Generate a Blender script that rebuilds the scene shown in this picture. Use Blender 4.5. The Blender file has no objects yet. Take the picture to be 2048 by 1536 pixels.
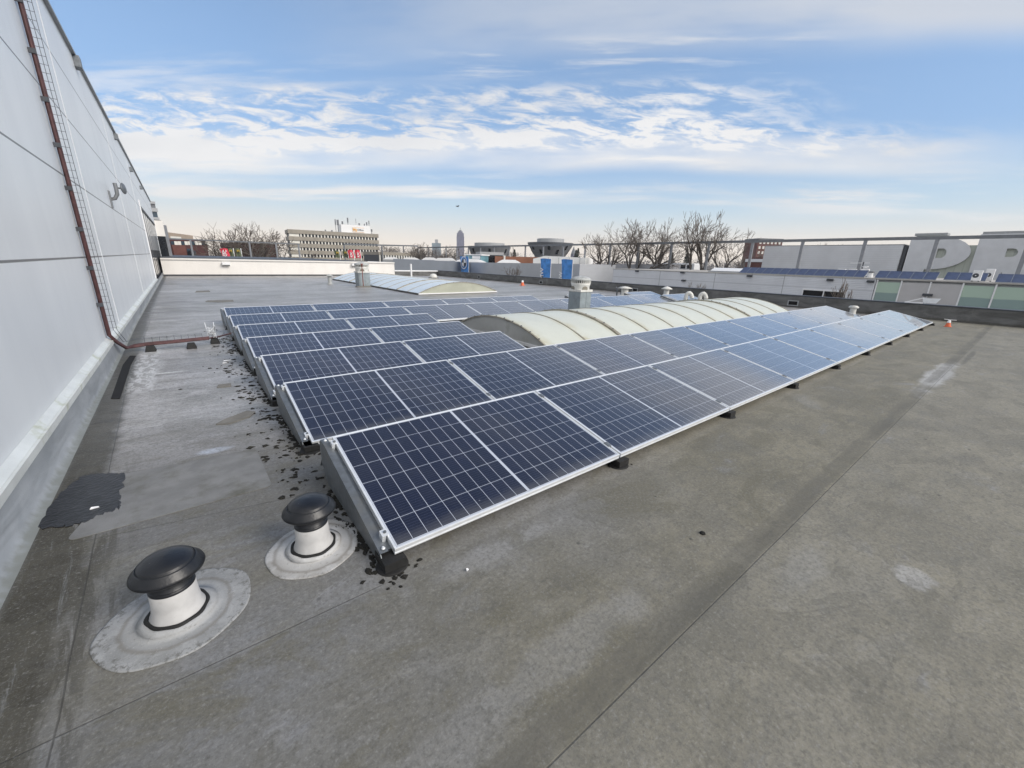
import bpy, bmesh, math, random
from mathutils import Vector, Matrix
random.seed(7)
sc = bpy.context.scene
COL = sc.collection
R_ = math.radians

# ------------------------------------------------------------------ camera
CAM = Vector((-0.60475505, -1.64206802, 1.46619091))
RM = ((0.7857539971851804, -0.6180517361537057, 0.02455009867397265),
      (-0.16115460746676638, -0.2428792270467559, -0.956576642805689),
      (0.5971765638399953, 0.7476775591834762, -0.2904452084192393))   # rows: right, down, forward
FPX = 810.78            # focal length in pixels of a 2048 px wide picture
cam = bpy.data.cameras.new("camera")
cam_o = bpy.data.objects.new("camera", cam)
COL.objects.link(cam_o)
rt, dn, fw = (Vector(r) for r in RM)
m = Matrix((( rt.x, -dn.x, -fw.x), (rt.y, -dn.y, -fw.y), (rt.z, -dn.z, -fw.z))).to_4x4()
m.translation = CAM
cam_o.matrix_world = m
cam.sensor_fit = 'HORIZONTAL'; cam.sensor_width = 36.0
cam.lens = FPX / 2048 * 36.0
cam.clip_start = 0.05; cam.clip_end = 20000
sc.camera = cam_o
sc.view_settings.view_transform = 'Standard'
sc.view_settings.look = 'None'
sc.view_settings.gamma = 1
sc.view_settings.exposure = 0.72
sc.view_settings.use_curve_mapping = False

# survey helpers: where the sight line through a point of the photograph meets a real plane
def ray(u, v):
    a, b = (u - 1024) / FPX, (v - 768) / FPX
    return rt * a + dn * b + fw
def onX(u, v, x):
    d = ray(u, v); return CAM + d * ((x - CAM.x) / d.x)
def onY(u, v, y):
    d = ray(u, v); return CAM + d * ((y - CAM.y) / d.y)
def onZ(u, v, z=0.0):
    d = ray(u, v); return CAM + d * ((z - CAM.z) / d.z)
def far(u, v, dist):
    d = ray(u, v); return CAM + d * (dist / math.hypot(d.x, d.y))

# ------------------------------------------------------------------ node helpers
class N:
    """tiny expression wrapper over shader math nodes"""
    def __init__(s, nt, sock): s.nt, s.s = nt, sock
    def _m(s, op, b=None, c=None, rev=False, clamp=False):
        n = s.nt.nodes.new('ShaderNodeMath'); n.operation = op; n.use_clamp = clamp
        args = [s, b, c]
        if rev: args = [b, s, c]
        for i, a in enumerate(args):
            if a is None: continue
            if isinstance(a, N): s.nt.links.new(a.s, n.inputs[i])
            else: n.inputs[i].default_value = a
        return N(s.nt, n.outputs[0])
    def __add__(s, b): return s._m('ADD', b)
    __radd__ = __add__
    def __sub__(s, b): return s._m('SUBTRACT', b)
    def __rsub__(s, b): return s._m('SUBTRACT', b, rev=True)
    def __mul__(s, b): return s._m('MULTIPLY', b)
    __rmul__ = __mul__
    def __truediv__(s, b): return s._m('DIVIDE', b)
    def abs(s): return s._m('ABSOLUTE')
    def mod(s, b): return s._m('FLOORED_MODULO', b)
    def lt(s, b): return s._m('LESS_THAN', b)
    def gt(s, b): return s._m('GREATER_THAN', b)
    def max(s, b): return s._m('MAXIMUM', b)
    def min(s, b): return s._m('MINIMUM', b)
    def pow(s, b): return s._m('POWER', b)
    def clamp(s): return s._m('ADD', 0.0, clamp=True)
    def step(s, lo, hi):
        n = s.nt.nodes.new('ShaderNodeMapRange'); n.interpolation_type = 'SMOOTHSTEP'
        s.nt.links.new(s.s, n.inputs[0])
        n.inputs[1].default_value = lo; n.inputs[2].default_value = hi
        if lo > hi:
            n.inputs[1].default_value = hi; n.inputs[2].default_value = lo
            n.inputs[3].default_value = 1.0; n.inputs[4].default_value = 0.0
        return N(s.nt, n.outputs[0])
    def band(s, c, w, soft):     # 1 inside |x-c|<w
        return (s - c).abs().step(w + soft, w)

def combine(nt, x, y, z=0.0):
    n = nt.nodes.new('ShaderNodeCombineXYZ')
    for i, a in enumerate((x, y, z)):
        if isinstance(a, N): nt.links.new(a.s, n.inputs[i])
        else: n.inputs[i].default_value = a
    return n.outputs[0]
def noise(nt, vec, scale=1.0, detail=4.0, rough=0.55, dist=0.0, out=0):
    n = nt.nodes.new('ShaderNodeTexNoise')
    nt.links.new(vec, n.inputs['Vector'])
    n.inputs['Scale'].default_value = scale; n.inputs['Detail'].default_value = detail
    n.inputs['Roughness'].default_value = rough; n.inputs['Distortion'].default_value = dist
    return N(nt, n.outputs[out])
def mixc(nt, fac, a, b):
    n = nt.nodes.new('ShaderNodeMix'); n.data_type = 'RGBA'
    if isinstance(fac, N): nt.links.new(fac.s, n.inputs[0])
    else: n.inputs[0].default_value = fac
    for k, i in ((a, 6), (b, 7)):
        if isinstance(k, tuple): n.inputs[i].default_value = (*k, 1)
        else: nt.links.new(k, n.inputs[i])
    return n.outputs[2]
def sep(nt, vec):
    n = nt.nodes.new('ShaderNodeSeparateXYZ'); nt.links.new(vec, n.inputs[0])
    return tuple(N(nt, n.outputs[i]) for i in range(3))

HAZE = 0.0002
# ------------------------------------------------------------------ world and sun
SUN_EL, SUN_AZ = 32.0, 153.0          # azimuth clockwise from +Y: behind the camera
w = bpy.data.worlds.new("World"); sc.world = w; w.use_nodes = True
nt = w.node_tree; nt.nodes.clear()
out = nt.nodes.new('ShaderNodeOutputWorld'); bg = nt.nodes.new('ShaderNodeBackground')
nt.links.new(bg.outputs[0], out.inputs[0])
sky = nt.nodes.new('ShaderNodeTexSky'); sky.sky_type = 'NISHITA'; sky.sun_disc = False
sky.sun_elevation = R_(SUN_EL); sky.sun_rotation = R_(SUN_AZ)
sky.air_density = 1.0; sky.dust_density = 0.6; sky.ozone_density = 2.2
bg.inputs[1].default_value = 0.10
tc = nt.nodes.new('ShaderNodeTexCoord')
dx, dy, dz = sep(nt, tc.outputs['Generated'])
na = 0.694 * dx + 0.72 * dy            # toward the far side of the cloud banks
ta = 0.72 * dx - 0.694 * dy            # along the cloud banks
nn = na.max(0.08)
q = dz / nn                            # rises with height above the horizon
t = ta / nn
front = na.step(0.02, 0.2)
warp = noise(nt, combine(nt, t * 1.3, q * 3.0, 3.1), 1.0, 3.0)
qw = q + (warp - 0.5) * 0.075
streak = noise(nt, combine(nt, t * 2.2 + q * 2.0, q * 26.0, 0.0), 1.0, 6.0, 0.62, 0.25)
puff = noise(nt, combine(nt, t * 11.0 + q * 16.0, q * 42.0, 5.0), 1.0, 7.0, 0.66, 0.5)
puff2 = noise(nt, combine(nt, t * 3.2, q * 12.0, 9.0), 1.0, 4.0, 0.6)
soft = noise(nt, combine(nt, t * 1.6, q * 7.0, 12.0), 1.0, 4.0, 0.55)
# main pale bank, fading out to the right
bank = qw.band(0.230, 0.020, 0.030) * t.step(1.05, 0.50) * soft.step(0.20, 0.55) * 0.85 * (puff2.step(0.15, 0.6) * 0.5 + 0.5)
bank = bank + qw.band(0.215, 0.05, 0.03) * t.step(-0.35, -0.95) * 0.6 * streak.step(0.25, 0.6)
# rippled altocumulus above it
alto = qw.band(0.300, 0.036, 0.040) * t.step(0.66, 0.2) * puff.step(0.40, 0.66) * puff2.step(0.26, 0.48)
alto2 = qw.band(0.262, 0.012, 0.03) * t.step(0.95, 0.45) * puff.step(0.40, 0.68)
# high veil at top centre and right
veil = qw.step(0.385, 0.47) * t.step(-0.75, 0.1) * (soft.step(0.20, 0.55) * 0.75 + t.step(0.2, 0.6) * q.step(0.40, 0.45) * 0.35) * q.step(0.72, 0.56)
wisp = qw.band(0.405, 0.014, 0.03) * t.band(0.12, 0.28, 0.2) * streak.step(0.46, 0.68) * 0.8
wispl = qw.band(0.375, 0.02, 0.05) * t.step(-0.2, -0.7) * streak.step(0.42, 0.68) * 0.5
# thin low streaks
low = qw.band(0.143, 0.008, 0.012) * t.band(-0.35, 0.6, 0.25) * streak.step(0.36, 0.60) * 0.8
low2 = qw.band(0.175, 0.03, 0.03) * streak.step(0.50, 0.74) * 0.7
low3 = qw.band(0.135, 0.018, 0.02) * t.step(0.35, 0.6) * streak.step(0.42, 0.62) * 0.7
fill_cloud = noise(nt, combine(nt, dx * 2.0, dy * 2.0, dz * 5.0), 1.0, 5.0).step(0.30, 0.58) * (1.0 - front) * 0.95  # unseen bright cloud behind the camera, added to lift the fill light
top = q.step(0.6, 0.9) * soft.step(0.45, 0.7) * 0.25
dens = ((bank + alto + alto2 * 0.9 + veil + wisp + wispl + low + low2 + low3 + top) * front + fill_cloud + t.step(1.12, 1.5) * front * soft.step(0.15, 0.5) * 0.9).clamp()
skycol = sky.outputs[0]
# thick lower air: pale cyan, then cream at the skyline
up = dz.max(0.0)
skycol = mixc(nt, up.step(0.75, 0.10) * 0.72, skycol, (1.85, 3.05, 5.0))
skycol = mixc(nt, up.step(0.23, 0.07) * 0.82, skycol, (4.1, 5.0, 5.4))
skycol = mixc(nt, up.step(0.12, 0.02) * 0.9, skycol, (6.5, 5.7, 4.85))
shade = soft.step(0.35, 0.7)
cloudc = mixc(nt, shade, (5.9, 5.8, 5.7), (5.0, 5.0, 5.05))
cloudc = mixc(nt, q.step(0.37, 0.47), cloudc, (3.9, 4.15, 4.6))
cloudc = mixc(nt, 1.0 - front, cloudc, (7.6, 7.4, 7.1))  # the added cloud behind the camera is made brighter for fill
skycol = mixc(nt, dens * 0.92, skycol, cloudc)
nt.links.new(skycol, bg.inputs[0])

sun = bpy.data.lights.new("sun", 'SUN'); sun.energy = 1.7; sun.angle = R_(30); sun.color = (1.0, 0.94, 0.86)
sun_o = bpy.data.objects.new("sun", sun); COL.objects.link(sun_o)
sd = Vector((math.sin(R_(SUN_AZ)) * math.cos(R_(SUN_EL)), math.cos(R_(SUN_AZ)) * math.cos(R_(SUN_EL)), math.sin(R_(SUN_EL))))
sun_o.rotation_euler = sd.to_track_quat('Z', 'Y').to_euler()
sun_o.location = (0, 0, 60)

# ------------------------------------------------------------------ materials
def mat(name, col, rough=0.6, metal=0.0, var=0.0, vscale=4.0, bump=0.0, bscale=40.0, spec=0.5, stretch=(1, 1, 1), dirt=None, dscale=3.0, dlo=.5, dhi=.75):
    m = bpy.data.materials.new(name); m.use_nodes = True
    nt = m.node_tree; b = nt.nodes['Principled BSDF']
    b.inputs['Base Color'].default_value = (*col, 1); b.inputs['Roughness'].default_value = rough
    b.inputs['Metallic'].default_value = metal; b.inputs['Specular IOR Level'].default_value = spec
    if var or bump or dirt:
        tc = nt.nodes.new('ShaderNodeTexCoord'); mp = nt.nodes.new('ShaderNodeMapping')
        nt.links.new(tc.outputs['Object'], mp.inputs[0]); mp.inputs['Scale'].default_value = stretch
        c = col
        if var:
            n = noise(nt, mp.outputs[0], vscale, 5.0, 0.6)
            c = mixc(nt, n.step(0.3, 0.7), tuple(x * (1 - var) for x in col), tuple(min(1, x * (1 + var)) for x in col))
        if dirt:
            n2 = noise(nt, mp.outputs[0], dscale, 6.0, 0.65)
            c = mixc(nt, n2.step(dlo, dhi), c, dirt)
        if not isinstance(c, tuple): nt.links.new(c, b.inputs['Base Color'])
        if bump:
            n3 = noise(nt, mp.outputs[0], bscale, 3.0)
            bp = nt.nodes.new('ShaderNodeBump'); bp.inputs['Strength'].default_value = bump; bp.inputs['Distance'].default_value = 0.01
            nt.links.new(n3.s, bp.inputs['Height']); nt.links.new(bp.outputs[0], b.inputs['Normal'])
    return m

M = {}
M['alu'] = mat('aluminium', (0.82, 0.84, 0.86), 0.38, 0.35, 0.06, 9)
M['galv'] = mat('galvanised_steel', (0.18, 0.195, 0.21), 0.5, 0.5, 0.14, 25, dirt=(0.2, 0.2, 0.19), dscale=4)
M['rubber'] = mat('black_rubber', (0.012, 0.012, 0.012), 0.75, var=0.3, vscale=30)
M['blackplastic'] = mat('black_plastic', (0.011, 0.012, 0.015), 0.36, var=0.25, vscale=20, bump=0.1, bscale=120, dirt=(0.30, 0.30, 0.30), dscale=26, dlo=.70, dhi=.75)
M['whitecoat'] = mat('white_vent_collar', (0.52, 0.515, 0.51), 0.55, var=0.08, vscale=12, dirt=(0.33, 0.32, 0.29), dscale=14, dlo=.6, dhi=.85)
M['domegrey'] = mat('grey_weathered_dome', (0.42, 0.43, 0.42), 0.55, var=0.12, vscale=6, dirt=(0.26, 0.27, 0.26), dscale=7)
M['oldwhite'] = mat('weathered_white_plastic', (0.66, 0.65, 0.61), 0.55, var=0.1, vscale=8, dirt=(0.34, 0.34, 0.30), dscale=5, dlo=.52, dhi=.8)
M['offwhite'] = mat('offwhite_cladding', (0.78, 0.75, 0.71), 0.5, var=0.04, vscale=1.5, dirt=(0.58, 0.56, 0.52), dscale=1.3, dlo=.6, dhi=.95, stretch=(1, 1, .35))
M['darkline'] = mat('dark_trim', (0.05, 0.055, 0.065), 0.5, var=0.2, vscale=6)
M['greytrim'] = mat('grey_trim', (0.30, 0.31, 0.32), 0.5, 0.2, 0.1, 5)
M['shaft'] = mat('grey_shaft_sheet', (0.26, 0.30, 0.32), 0.5, 0.15, 0.1, 4, dirt=(0.18, 0.2, 0.2), dscale=3)
M['rust'] = mat('rust_red_pipe', (0.20, 0.065, 0.05), 0.6, var=0.3, vscale=20)
M['redcable'] = mat('red_brown_conduit', (0.085, 0.036, 0.036), 0.6, var=0.35, vscale=12, dirt=(0.10, 0.04, 0.04), dscale=25)
M['wire'] = mat('steel_wire', (0.12, 0.13, 0.145), 0.5, 0.2, 0.15, 20)
M['darksteel'] = mat('dark_grey_steel', (0.14, 0.15, 0.165), 0.55, 0.1, 0.12, 2)
M['poststeel'] = mat('grey_painted_post', (0.20, 0.21, 0.23), 0.55, 0.0, 0.1, 2)
M['darkglass'] = mat('dark_glass', (0.012, 0.015, 0.02), 0.08, var=0.3, vscale=0.6)
M['blueglass'] = mat('blue_grey_glass', (0.05, 0.075, 0.10), 0.1, var=0.3, vscale=0.2)
M['paleglass'] = mat('painted_sky_reflection_glass', (0.62, 0.64, 0.64), 0.15, var=0.06, vscale=0.5)  # pale base colour stands in for the sky mirrored in the window
M['opening'] = mat('dark_opening', (0.006, 0.006, 0.007), 0.9, var=0.2, vscale=4)
M['orange'] = mat('orange_plastic', (0.75, 0.16, 0.06), 0.5, var=0.1, vscale=15)
M['white'] = mat('white_paint', (0.8, 0.8, 0.8), 0.45, var=0.04, vscale=5)
M['red'] = mat('red_cloth', (0.55, 0.03, 0.06), 0.7, var=0.15, vscale=2)
M['flagblue'] = mat('blue_flag_cloth', (0.07, 0.26, 0.64), 0.7, var=0.25, vscale=0.9)
M['flaggreen'] = mat('olive_flag_cloth', (0.10, 0.12, 0.07), 0.7, var=0.15, vscale=2)
M['yellow'] = mat('yellow_print', (0.50, 0.34, 0.04), 0.6, var=0.05, vscale=3)
M['signorange'] = mat('orange_sign_print', (0.80, 0.38, 0.06), 0.6, var=0.05, vscale=2)
M['concrete'] = mat('brown_precast_panel', (0.30, 0.27, 0.225), 0.8, var=0.12, vscale=0.35, dirt=(0.22, 0.20, 0.17), dscale=0.5, dlo=.5, dhi=.8)
M['brick'] = mat('dark_red_brick', (0.075, 0.03, 0.03), 0.8, var=0.25, vscale=0.8)
M['redbrick'] = mat('red_brick', (0.135, 0.055, 0.045), 0.8, var=0.15, vscale=1.2)
M['beige'] = mat('beige_brick', (0.36, 0.29, 0.23), 0.8, var=0.1, vscale=0.8)
M['greyclad'] = mat('grey_cladding', (0.36, 0.37, 0.38), 0.55, 0.1, 0.06, 0.6)
M['towergrey'] = mat('distant_tower_cladding', (0.13, 0.13, 0.19), 0.6, var=0.2, vscale=0.1, stretch=(3, 3, 1))
M['bark'] = mat('winter_bark', (0.09, 0.076, 0.066), 0.9, var=0.3, vscale=2)
M['twig'] = mat('winter_twigs', (0.13, 0.108, 0.092), 0.9, var=0.35, vscale=0.7)
M['farwood'] = mat('far_winter_woods', (0.15, 0.14, 0.135), 0.95, var=0.35, vscale=0.06)
M['evergreen'] = mat('dark_evergreen', (0.035, 0.045, 0.035), 0.9, var=0.3, vscale=0.4)
M['russet'] = mat('russet_leaves', (0.17, 0.07, 0.045), 0.9, var=0.4, vscale=3)
M['moss'] = mat('black_moss', (0.016, 0.015, 0.012), 0.95, var=0.4, vscale=18, bump=.8, bscale=150, dirt=(0.06, 0.055, 0.03), dscale=30, dlo=.55, dhi=.75)
M['bitumen'] = mat('wet_bitumen_patch', (0.013, 0.013, 0.015), 0.30, var=0.6, vscale=14, bump=0.35, bscale=45, dirt=(0.10, 0.10, 0.11), dscale=16, dlo=.58, dhi=.80)
M['asphalt'] = mat('asphalt_ground', (0.075, 0.075, 0.075), 0.9, var=0.2, vscale=0.05)
M['gravelroof'] = mat('pale_roof_felt', (0.42, 0.40, 0.37), 0.8, var=0.1, vscale=0.4)
M['tent'] = mat('white_tent_cloth', (0.8, 0.79, 0.76), 0.7, var=0.06, vscale=0.3)
M['teal'] = mat('teal_glazing', (0.14, 0.28, 0.33), 0.3, var=0.2, vscale=0.4)
M['orangewall'] = mat('orange_brick_wall', (0.30, 0.13, 0.075), 0.8, var=0.2, vscale=0.15)
M['patch'] = mat('felt_patch', (0.19, 0.18, 0.16), 0.8, var=0.15, vscale=9, bump=0.3, bscale=160)
M['paper'] = mat('white_litter', (0.75, 0.75, 0.76), 0.6, var=0.05, vscale=20)

def roof_material():
    m = bpy.data.materials.new('weathered_roof_membrane'); m.use_nodes = True
    nt = m.node_tree; b = nt.nodes['Principled BSDF']
    tc = nt.nodes.new('ShaderNodeTexCoord'); P = tc.outputs['Object']
    x, y, z = sep(nt, P)
    big = noise(nt, P, 0.55, 5.0, 0.55, 0.4)
    midn = noise(nt, P, 2.3, 6.0, 0.62, 0.3)
    fine = noise(nt, P, 38.0, 4.0, 0.7)
    grit = noise(nt, P, 130.0, 4.0, 0.8)
    along = noise(nt, combine(nt, x * 0.8, y * 7.0, 0.0), 1.0, 5.0, 0.6, 0.3)
    mott = noise(nt, P, 13.0, 8.0, 0.78, 0.4)
    mott2 = noise(nt, combine(nt, x * 5.0 + 3.0, y * 9.0, 1.0), 1.0, 7.0, 0.75, 0.6)
    # cool grey on the strip by the wall, warmer brown grey on the open field
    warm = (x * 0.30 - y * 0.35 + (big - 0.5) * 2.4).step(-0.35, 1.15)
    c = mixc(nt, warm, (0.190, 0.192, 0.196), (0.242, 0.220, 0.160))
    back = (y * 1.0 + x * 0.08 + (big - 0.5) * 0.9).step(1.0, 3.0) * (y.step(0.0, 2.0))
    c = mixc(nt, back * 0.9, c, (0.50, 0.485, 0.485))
    # algae bloom in brown-green blotches, following the roll direction
    c = mixc(nt, (midn * 0.55 + big * 0.6).step(0.54, 0.72) * 0.70, c, (0.150, 0.138, 0.100))
    c = mixc(nt, along.step(0.52, 0.74) * 0.55, c, (0.155, 0.145, 0.115))
    c = mixc(nt, mott2.step(0.50, 0.70) * 0.40, c, (0.135, 0.128, 0.105))
    c = mixc(nt, mott2.step(0.44, 0.28) * 0.35, c, (0.36, 0.355, 0.345))
    c = mixc(nt, mott.step(0.46, 0.66) * 0.45, c, (0.11, 0.105, 0.092))
    olive = noise(nt, combine(nt, x * 1.6 + 11.0, y * 3.2, 6.0), 1.0, 7.0, 0.7, 0.7)
    c = mixc(nt, olive.step(0.48, 0.64) * 0.7 * (1.0 - back * 0.6), c, (0.140, 0.128, 0.088))
    c = mixc(nt, olive.step(0.42, 0.28) * 0.5, c, (0.30, 0.305, 0.325))
    # every roll of felt has weathered a little differently
    wr = nt.nodes.new('ShaderNodeTexWhiteNoise'); wr.noise_dimensions = '1D'
    nt.links.new(((y + 1.072 + (x + 1.0) * 0.15 * y.step(0.5, 0.9) * x.step(0.6, 0.2)) / 0.985)._m('FLOOR').s, wr.inputs['W'])
    rv = N(nt, wr.outputs['Value'])
    c = mixc(nt, rv.step(0.55, 0.95) * 0.32, c, (0.12, 0.115, 0.105))
    c = mixc(nt, rv.step(0.45, 0.05) * 0.14, c, (0.40, 0.395, 0.385))
    # bleached blotches
    pale = noise(nt, combine(nt, x * 1.1 + 7.3, y * 1.9 + 2.0, 0.0), 1.0, 5.0, 0.6, 0.5)
    c = mixc(nt, pale.step(0.60, 0.80) * 0.30, c, (0.36, 0.36, 0.36))
    # drying marks
    def blot(cx, cy, rx, ry, col, amt, c, n=0.35):
        d = (((x - cx) * (1 / rx)).pow(2.0) + ((y - cy) * (1 / ry)).pow(2.0)).pow(0.5) + (midn - 0.5) * n * 4
        return mixc(nt, d.step(1.05, 0.45) * amt, c, col)
    c = blot(8.0, -1.02, 1.7, 0.16, (0.540, 0.540, 0.540), 0.75, c)
    c = blot(2.02, -1.60, 0.15, 0.06, (0.570, 0.570, 0.585), 0.34, c, 1.1)
    c = blot(1.6, -1.25, 0.35, 0.10, (0.390, 0.390, 0.390), 0.20, c, 0.7)
    c = blot(0.42, -0.20, 0.55, 0.10, (0.405, 0.405, 0.413), 0.27, c, 0.7)
    c = blot(0.30, -0.84, 0.80, 0.10, (0.375, 0.375, 0.383), 0.23, c, 0.7)
    c = blot(10.4, -1.15, 1.2, 0.05, (0.112, 0.105, 0.083), 0.8, c)
    c = blot(-0.62, 2.02, 0.12, 0.06, (0.495, 0.540, 0.630), 0.7, c)
    c = blot(-1.12, 5.3, 0.17, 0.75, (0.630, 0.630, 0.630), 0.35, c, 0.5)
    c = blot(-0.98, 4.95, 0.30, 0.05, (0.700, 0.700, 0.700), 0.8, c)
    c = blot(-1.1, 6.5, 0.14, 0.20, (0.675, 0.675, 0.675), 0.4, c, 0.5)
    c = blot(-1.2, 19.4, 1.2, 0.4, (0.600, 0.600, 0.600), 0.7, c, 0.5)
    # algae strip beside the wall upstand
    edge = (-1.20 - x - (y * 0.014).min(0.16) + (midn - 0.5) * 0.14).step(-0.05, 0.05) * y.step(-3.0, 0.5)
    c = mixc(nt, edge * 0.92, c, (0.050, 0.044, 0.028))
    c = mixc(nt, edge * noise(nt, P, 7.0, 5.0, 0.65).step(0.46, 0.64) * 0.85, c, (0.045, 0.04, 0.03))
    estr = noise(nt, combine(nt, x * 16.0, y * 2.2 + x * 6.0, 8.0), 1.0, 6.0, 0.7, 0.5)
    near_l = (x + (midn - 0.5) * 0.3).step(-0.95, -1.2) * y.step(2.6, 1.0)
    c = mixc(nt, near_l * estr.step(0.44, 0.58) * 0.8, c, (0.045, 0.04, 0.028))
    c = mixc(nt, near_l * estr.step(0.42, 0.30) * 0.6, c, (0.27, 0.28, 0.29))
    foot = (-1.425 - x - (y * 0.008).min(0.08) + (midn - 0.5) * 0.05).step(-0.02, 0.02)
    c = mixc(nt, foot * 0.6, c, (0.20, 0.205, 0.20))
    # dirt bands along the transverse laps
    dirtb = (y - 0.31 + (midn - 0.5) * 0.25)
    ym = (y * 1.0 - 0.25).mod(0.80)
    speck = noise(nt, P, 62.0, 3.0, 0.65)
    rimn = noise(nt, combine(nt, x * 1.4 + 4.0, y * 2.4, 3.0), 1.0, 5.0, 0.6, 0.6)
    c = mixc(nt, rimn.step(0.515, 0.535) * 0.22, c, (0.13, 0.122, 0.098))
    c = mixc(nt, (rimn - 0.525).abs().step(0.012, 0.0) * 0.30, c, (0.10, 0.095, 0.075))
    scr = noise(nt, combine(nt, x * 3.0 + y * 30.0, y * 4.0 - x * 9.0, 2.0), 3.0, 3.0, 0.5)
    c = mixc(nt, scr.step(0.72, 0.78) * 0.35, c, (0.38, 0.38, 0.37))
    c = mixc(nt, speck.step(0.50, 0.72) * 0.50, c, (0.085, 0.082, 0.072))
    c = mixc(nt, speck.step(0.46, 0.28) * 0.38, c, (0.36, 0.355, 0.34))
    # grain
    c = mixc(nt, fine.step(0.42, 0.72) * 0.45, c, (0.10, 0.098, 0.09))
    c = mixc(nt, grit.step(0.52, 0.80) * 0.45, c, (0.45, 0.445, 0.43))
    c = mixc(nt, grit.step(0.44, 0.32) * 0.45, c, (0.06, 0.06, 0.056))
    # dark specks
    vn = nt.nodes.new('ShaderNodeTexVoronoi'); vn.inputs['Scale'].default_value = 5.0; nt.links.new(P, vn.inputs['Vector'])
    sp = N(nt, vn.outputs['Distance']).step(0.075, 0.035)
    c = mixc(nt, sp * noise(nt, P, 1.7, 2.0).step(0.48, 0.6) * 0.8, c, (0.035, 0.035, 0.033))
    # laps between the rolls
    wob = (noise(nt, P, 1.5, 2.0) - 0.5) * 0.02
    laps = None
    for cy in (-1.072, -0.075, 1.10, 1.93, 3.05, 4.12, 4.98, 5.45, 6.75, 7.7, 8.7, 9.7, 10.7, 11.75, 12.8, 14.1, 15.2, 16.5, 18.0, 19.6, 21.0, 22.6, 24.2, 26, 28, 30):
        if cy > 0: sl = -0.19 if cy < 6 else 0.0
        else: sl = 0.0
        yy = y + wob - cy - sl * (x + 1.0) * (1.0 if sl else 0.0) if sl else y - cy + wob * 0.2
        msk = yy.abs().step(0.0042 if cy < 6 else 0.022, 0.001)
        if cy > 0 and sl: msk = msk * x.step(0.15, 0.05)
        if cy == -0.075: msk = msk * x.step(-0.05, -0.15)
        laps = msk if laps is None else laps.max(msk)
    vseam = (x + 1.155 + (y * 0.032).max(0.0).min(0.16) + wob).abs().step(0.0045, 0.001) * y.step(24.0, 22.0)
    laps = laps.max(vseam)
    c = mixc(nt, laps * 0.62, c, (0.045, 0.043, 0.038))
    dband = (y + 1.005 + (midn - 0.5) * 0.03).abs().step(0.06, 0.045) * noise(nt, combine(nt, x * 1.3, 0.0, 2.0), 1.0, 3.0).step(0.36, 0.52)
    c = mixc(nt, dband * 0.42, c, (0.115, 0.108, 0.088))
    peel = ((x + 1.17).abs().step(0.16, 0.07) * (y - 5.4).abs().step(1.5, 1.0)) * noise(nt, combine(nt, x * 9.0, y * 4.0, 0.0), 1.6, 6.0, 0.7, 0.5).step(0.47, 0.54)
    c = mixc(nt, peel * 0.7, c, (0.60, 0.60, 0.60))
    lapdirt = (y + 1.03 + (midn - 0.5) * 0.05).abs().step(0.085, 0.0) * 0.45 * along.step(0.35, 0.6)
    c = mixc(nt, lapdirt, c, (0.09, 0.086, 0.072))
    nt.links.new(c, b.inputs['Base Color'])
    streaks = noise(nt, combine(nt, x * 0.35, y * 2.6, 4.0), 1.0, 6.0, 0.68, 0.4)
    farback = y.step(6.0, 12.0)
    c = mixc(nt, streaks.step(0.50, 0.66) * farback * 0.8, c, (0.13, 0.12, 0.115))
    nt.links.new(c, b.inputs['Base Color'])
    rg = (0.72 - back * 0.34 + (fine - 0.5) * 0.25 - midn.step(0.5, 0.7) * 0.08)
    nt.links.new(rg.s, b.inputs['Roughness'])
    b.inputs['Specular IOR Level'].default_value = 0.5
    bp = nt.nodes.new('ShaderNodeBump'); bp.inputs['Strength'].default_value = 0.42; bp.inputs['Distance'].default_value = 0.012
    wave = noise(nt, combine(nt, x * 1.2, y * 2.2, 0.0), 1.6, 3.0, 0.5, 0.6)
    h = fine * 0.35 + grit * 0.22 + wave * 2.0 - laps * 0.5 + (along * 0.5) * edge
    nt.links.new(h.s, bp.inputs['Height']); nt.links.new(bp.outputs[0], b.inputs['Normal'])
    return m
M['roof'] = roof_material()

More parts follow.
